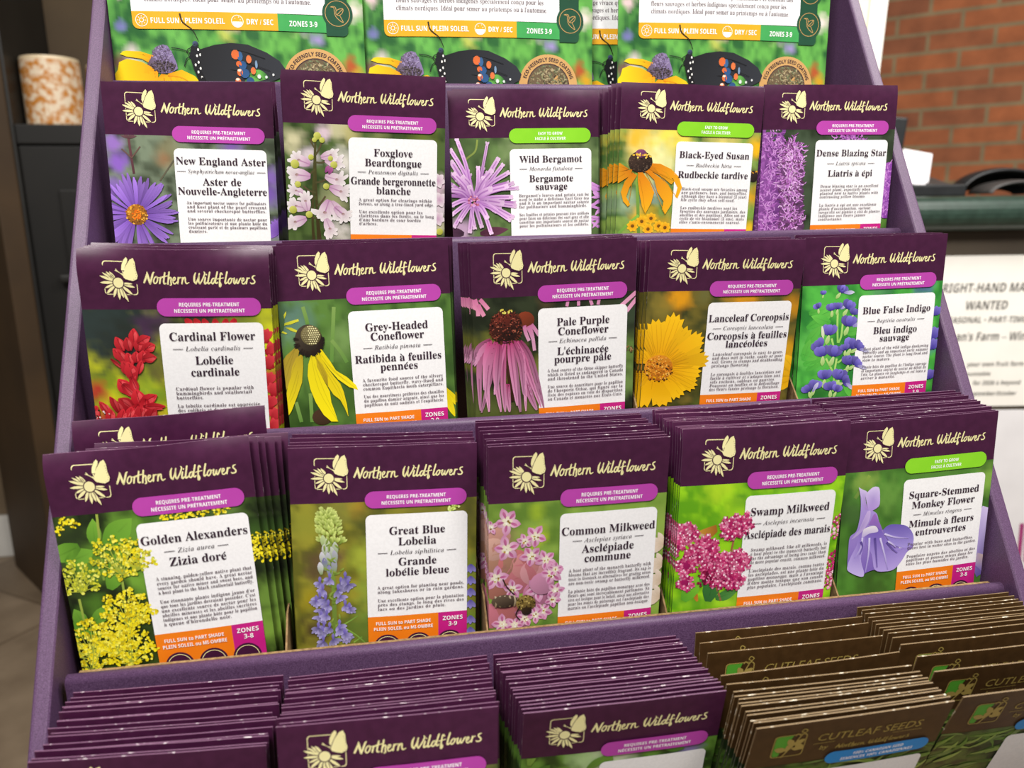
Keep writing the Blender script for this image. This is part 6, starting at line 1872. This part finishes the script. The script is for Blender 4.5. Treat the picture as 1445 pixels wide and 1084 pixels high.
def bag_picture():
    p = Pic(77, None, BW, 6.0, BH)
    A = lambda cu, cv: ((cu - 45) / 8.95, LIPV - (445 - cv) / 9.3)       # traced on the middle bag
    p.m = A
    bl = [(p.r.uniform(0, 138), p.r.uniform(10, 205), p.r.uniform(3, 6), hx(c), .8) for c in ['#e8d4d8', '#d8e0a0', '#9a8ac0', '#e0c8b0', '#c8d060'] * 6]
    bl += [(6, LIPV - 46, 4, hx('#e8c8cc'), .9), (6, LIPV - 28, 3, hx('#7a78b8'), .9), (112, LIPV - 22, 4, hx('#a090c8'), 1), (133, LIPV - 38, 5, hx('#e6d8d0'), 1), (130, LIPV - 8, 5, hx('#b84a28'), .9), (134, LIPV - 3, 4, hx('#d8a020'), .9), (3, LIPV - 8, 5, hx('#7a2a4a'), .8)]
    p.bg(hx('#62a84a'), hx('#2c6a34'), bl, 5.5, amp=.7, stretch=1.5, step=1.4)
    # coneflower
    c = A(285, 345)
    for q, k in (([(255, 405), (200, 385), (120, 375), (60, 400), (20, 450), (60, 500), (160, 500), (250, 450)], 1.0), ([(250, 400), (180, 360), (110, 345), (70, 362), (60, 400), (130, 405), (220, 420)], .92), ([(300, 420), (370, 400), (430, 430), (470, 480), (420, 520), (330, 500)], .9), ([(270, 420), (240, 450), (220, 520), (300, 540), (360, 500), (330, 430)], .84), ([(215, 365), (180, 345), (110, 335), (78, 322), (95, 312), (170, 318), (225, 345)], 1.0), ([(225, 350), (190, 325), (120, 318), (85, 312), (110, 306), (180, 310), (240, 330)], .95)):
        p.tri(q, (sc(hx('#ee9a10'), k), sc(hx('#ffde18'), k)), True)
    for q in ([(240, 420), (150, 410), (70, 430)], [(240, 435), (150, 450), (80, 480)], [(300, 430), (370, 440), (430, 480)], [(280, 440), (280, 480), (270, 520)]):
        p.line(p.P(q), .25, hx('#d07a08'), hx('#e8b010'), True)
    p.tri([(205, 372), (232, 325), (262, 285), (290, 276), (312, 282), (332, 318), (350, 372), (352, 395), (318, 415), (270, 418), (225, 402)], (hx('#5a4a50'), hx('#8576a0')), True)
    p.dots(c[0] - .4, c[1] - 2.5, 5.2, 4.4, 150, .45, G('#8a7aa4', '#6a5a78', '#55485c', '#9a8cb0'), True)
    p.dots(c[0] - .3, c[1] + 4, 7, 3.2, 150, .42, G('#4a3f40', '#3a3034', '#6a5e68', '#584a50', '#2e2626'), True)
    # butterfly
    p.tri([(462, 300), (540, 275), (620, 265), (700, 272), (790, 310), (850, 350), (878, 392), (868, 425), (820, 448), (740, 470), (640, 480), (540, 480), (470, 450), (462, 390)], (hx('#1a1a1d'), hx('#30333a')), True)
    for q in ([(500, 320), (640, 300), (780, 340)], [(500, 350), (640, 350), (800, 400)], [(510, 400), (640, 400), (760, 440)]):
        p.line(p.P(q), .14, hx('#0e0e10'), hx('#101114'), True)
    for x, y, rx, ry, col in ((636, 322, 2.3, 2.6, '#d96a34'), (658, 330, 1.5, 2.6, '#35608f'), (650, 368, 1.6, 1.6, '#d96a34'), (668, 375, 2.2, 2.4, '#2c5484'), (652, 410, 1.6, 2, '#e07038'), (676, 415, 2.6, 2.6, '#2c5484'), (700, 345, 1.5, 2.2, '#dc7440'), (718, 402, 1.4, 2.0, '#dc7440'), (735, 370, .7, 2.2, '#7a96b4'), (745, 430, 1.0, 1.2, '#d8dcdc'), (780, 432, .7, .8, '#d8dcdc'), (815, 420, .6, .7, '#d8dcdc'), (640, 455, 1.6, 2, '#e07038'), (700, 455, 2.2, 2.4, '#2c5484')):
        u, v = A(x, y)
        p.dot(u, v, rx, hx(col), True, 10, ry)
        if col[1] == 'e':
            p.dot(u - .2, v - ry * .55, rx * .7, hx('#f2dcc8'), True, 8, ry * .35)
    p.tri([(445, 270), (470, 300), (488, 370), (498, 440), (500, 480), (455, 480), (430, 400), (415, 330), (425, 285)], (hx('#1c1c22'), hx('#0f0f12')), True)
    p.ball(*A(447, 272), 1.6, 1.5, hx('#4a5a7a'), hx('#14161c'), True)
    for x, y in ((458, 300), (466, 325), (450, 330), (472, 350), (455, 362), (478, 378), (462, 392), (440, 375), (483, 410), (450, 410), (488, 440), (465, 436)):
        p.dot(*A(x, y), .55, hx('#f0f0ea'), True, 6, .8)
    for q in ([(440, 285), (408, 300), (404, 320)], [(436, 300), (410, 330), (430, 350)], [(432, 330), (400, 345), (385, 385)], [(425, 320), (380, 300), (330, 292)]):
        p.line(p.P(q), .22, hx('#16181c'), hx('#16181c'), True)
    p.line(p.P([(462, 255), (440, 205), (410, 180), (392, 160), (385, 125)]), (.2, .45), hx('#1a1a16'), hx('#2a2416'), True)
    return p.done('bag_picture', BS)

def arc_text(art, t, size, cx, cy, R, a_mid, span, layer):
    w = text_width(t, 'sans', size)
    def place(x, b):
        a = math.radians(a_mid - span / 2 + span * x / w)
        return (cx + (R + b) * math.cos(a), cy + (R + b) * math.sin(a))
    put_text(art, t, 'sans', size, 0, 0, 'l', layer=layer, place=place)

def bag_parts():
    out = [('pouch', envelope_mesh('bag_pouch', BS, (MAT['pouch'], MAT['pouch']), 40, 40), 0), ('meadow_picture', bag_picture(), 0)]
    pn = Art()
    V = lambda a: LIPV - a
    pn.poly(rrect(12.4, V(120), 117, V(35.4), 3, 5, (1, 1, 0, 0)), .38)
    out.append(('text_panel', pn.build('bag_panel', MAT['panel_white'], BS, 8.0), 0))
    tx = Art()
    lines = ["Un m\u00e9lange vivace qui soutient les pollinisateurs et contient des", 'fleurs sauvages et herbes indig\u00e8nes sp\u00e9cialement con\u00e7u pour les', "climats nordiques. Id\u00e9al pour semer au printemps ou \u00e0 l'automne."]
    for i, (t, wd) in enumerate(zip(lines, (92, 87.5, 89.8))):
        put_text(tx, t, 'bold', 3.9, 19.7, V(49.1 - 4.25 * i), 'l', fit=wd, layer=.46)
    out.append(('panel_lettering', tx.build('bag_text', MAT['text_grey'], BS), 1))
    st = Art()
    st.poly(rrect(12.4, V(35.4), 90.5, V(26.3), 3.2, 5, (0, 0, 0, 1)), .38)
    out.append(('sun_strip', st.build('bag_strip', MAT['strip_amber'], BS, 8.0), 0))
    sx, ic = Art(), Art()
    put_text(sx, 'FULL SUN / PLEIN SOLEIL', 'sans', 4.0, 21.9, V(29.3), 'l', fit=40, layer=.46)
    put_text(sx, 'DRY / SEC', 'sans', 4.0, 73.3, V(29.3), 'l', fit=14.8, layer=.46)
    def ring(art, cx, cy, r, w, a0=0, a1=360, n=30, ly=.46):
        for i in range(n):
            t0, t1 = math.radians(a0 + (a1 - a0) * i / n), math.radians(a0 + (a1 - a0) * (i + 1) / n)
            art.poly([(cx + q * math.cos(t), cy + q * math.sin(t)) for q, t in ((r, t0), (r, t1), (r - w, t1), (r - w, t0))], ly)
    for cx in (17.4, 68.6):
        ring(ic, cx, V(30.8), 3.3, .3)
    ring(ic, 17.4, V(30.8), 1.25, .35)
    for i in range(8):
        a = math.radians(45 * i)
        for q_ in stroke_polys([(17.4 + 1.7 * math.cos(a), V(30.8) + 1.7 * math.sin(a), .16), (17.4 + 2.4 * math.cos(a), V(30.8) + 2.4 * math.sin(a), .16)], False):
            ic.poly(q_, .46)
    ic.poly([(68.6 + 2.7 * math.cos(math.radians(a)), V(30.6) + 2.7 * math.sin(math.radians(a))) for a in range(0, 181, 12)], .46)
    for x, y in ((67.4, 32.3), (69.4, 33.0), (70.2, 31.6)):
        ic.poly(ellipse(x, V(y), .25, .25, 8), .46)
    out += [('strip_lettering', sx.build('bag_strip_text', MAT['white_ink'], BS), 1), ('strip_icon', ic.build('bag_icons', MAT['white_ink'], BS), 1)]
    zt_ = Art()
    zt_.poly([(90.5, V(35.2)), (117, V(35)), (117, V(26.0)), (90.5, V(26.3))], .38)
    out.append(('zone_tag', zt_.build('bag_zone', MAT['tag_leaf'], BS, 8.0), 0))
    zx = Art()
    put_text(zx, 'ZONES 3-9', 'sans', 4.0, 104.5, V(28.9), 'c', fit=15.6, layer=.46)
    out.append(('zone_lettering', zx.build('bag_zone_text', MAT['white_ink'], BS), 1))
    tb = Art()
    tb.poly(rrect(117, V(118), 129.2, V(24.4), 2.6, 4, (1, 1, 1, 0)), .40)
    for a in (36.6, 55.6, 74.6):
        tb.poly(ellipse(123.7, V(a), 8.5, 8.5, 32), .43)
    out.append(('side_tab', tb.build('bag_tab', MAT['tab_forest'], BS, 8.0), 0))
    bd = Art()
    for a in (36.6, 55.6, 74.6):
        ring(bd, 123.7, V(a), 7.0, .32, ly=.5)
    bird = [[(-4.0, -3.6), (-2.2, -3.9), (-1.0, -3.4), (-.6, -1.6)], [(-4.0, -3.6), (-2.0, -3.2), (-1.7, -1.0), (-1.2, 1.4), (.6, 3.4), (3.2, 5.0), (2.2, 2.6), (1.2, .9)], [(-.6, -1.6), (1.2, -2.6), (3.4, -2.8), (3.0, -.6), (1.2, .9), (-.4, .9)], [(-.4, .9), (.9, -.4), (3.4, -2.8)], [(-.6, -1.6), (-.9, -.2), (-.4, .9)]]
    for P_ in bird:
        for q_ in stroke_polys([(123.7 + x * .95, V(36.6) + y * .95, .16) for x, y in P_], True, 4):
            bd.poly(q_, .5)
    out.append(('bird_icon', bd.build('bag_bird', MAT['tan_ink'], BS), 1))
    cb, cr, se = Art(), Art(), Art()
    cx, cy = 109.8, V(-1.0)
    cb.poly(ellipse(cx, cy, 18.4, 18.4, 48), .40)
    out.append(('coating_badge', cb.build('bag_badge', MAT['tan_ink'], BS, 6.0), 0))
    arc_text(cr, 'ECO-FRIENDLY SEED COATING', 3.1, cx, cy, 14.4, 270, 146, .5)
    ring(cr, cx, cy, 13.2, .5, ly=.5)
    out.append(('badge_lettering', cr.build('bag_badge_text', MAT['text_dark'], BS), 1))
    p = Pic(5, None, BW, 0, BH)
    p.a.poly(ellipse(cx, cy, 12.8, 12.8, 40), 0.0, hx('#6a5a44'))
    for i in range(420):
        t, q_ = p.r.uniform(0, 6.28), 12 * math.sqrt(p.r.random())
        u, v = cx + q_ * math.cos(t), cy + q_ * math.sin(t)
        p.petal(u, v, p.r.uniform(0, 360), -.9, p.r.uniform(.6, 1.6), .36, p.r.choice(G('#8a7a5a', '#b8a884', '#5a6a4a', '#3a3024', '#a08a60', '#708060')), p.r.choice(G('#c8b890', '#6a5a40', '#86906a', '#4a4030')), 0, True, mid=False)
    p.a.polys = [(a, l + (2e6 if l else 0.0), c) for a, l, c in p.a.polys]
    L_ = sorted(set(l for _, l, _ in p.a.polys))
    rk = {l: .46 + .1 * i / len(L_) for i, l in enumerate(L_)}
    p.a.polys = [(a, rk[l], c) for a, l, c in p.a.polys]
    out.append(('seed_picture', p.a.build('bag_seeds', MAT['photo'], BS), 1))
    return out
BAG = bag_parts()
TOPZ_B = .3440 + LIPV / 1000
for label, x, y, dz, roll in (('large green meadow seed bag at the left end of the top tier', -.1538, .2300, .0022, .1),
                              ('large green meadow seed bag in the middle of the top tier', -.0168, .2340, .0016, -.1),
                              ('large green meadow seed bag at the right end of the top tier', .1372, .2300, .0020, .2),
                              ('large green meadow seed bag tucked behind, showing only a strip between two bags', .0905, .2460, .0012, 0)):
    q = make_root(label, 'large meadow seed bags on the top tier', x, y, TOPZ_B + dz, roll, -.6, 'seed bag', BH, 'seed_bag')
    attach(q, BAG)
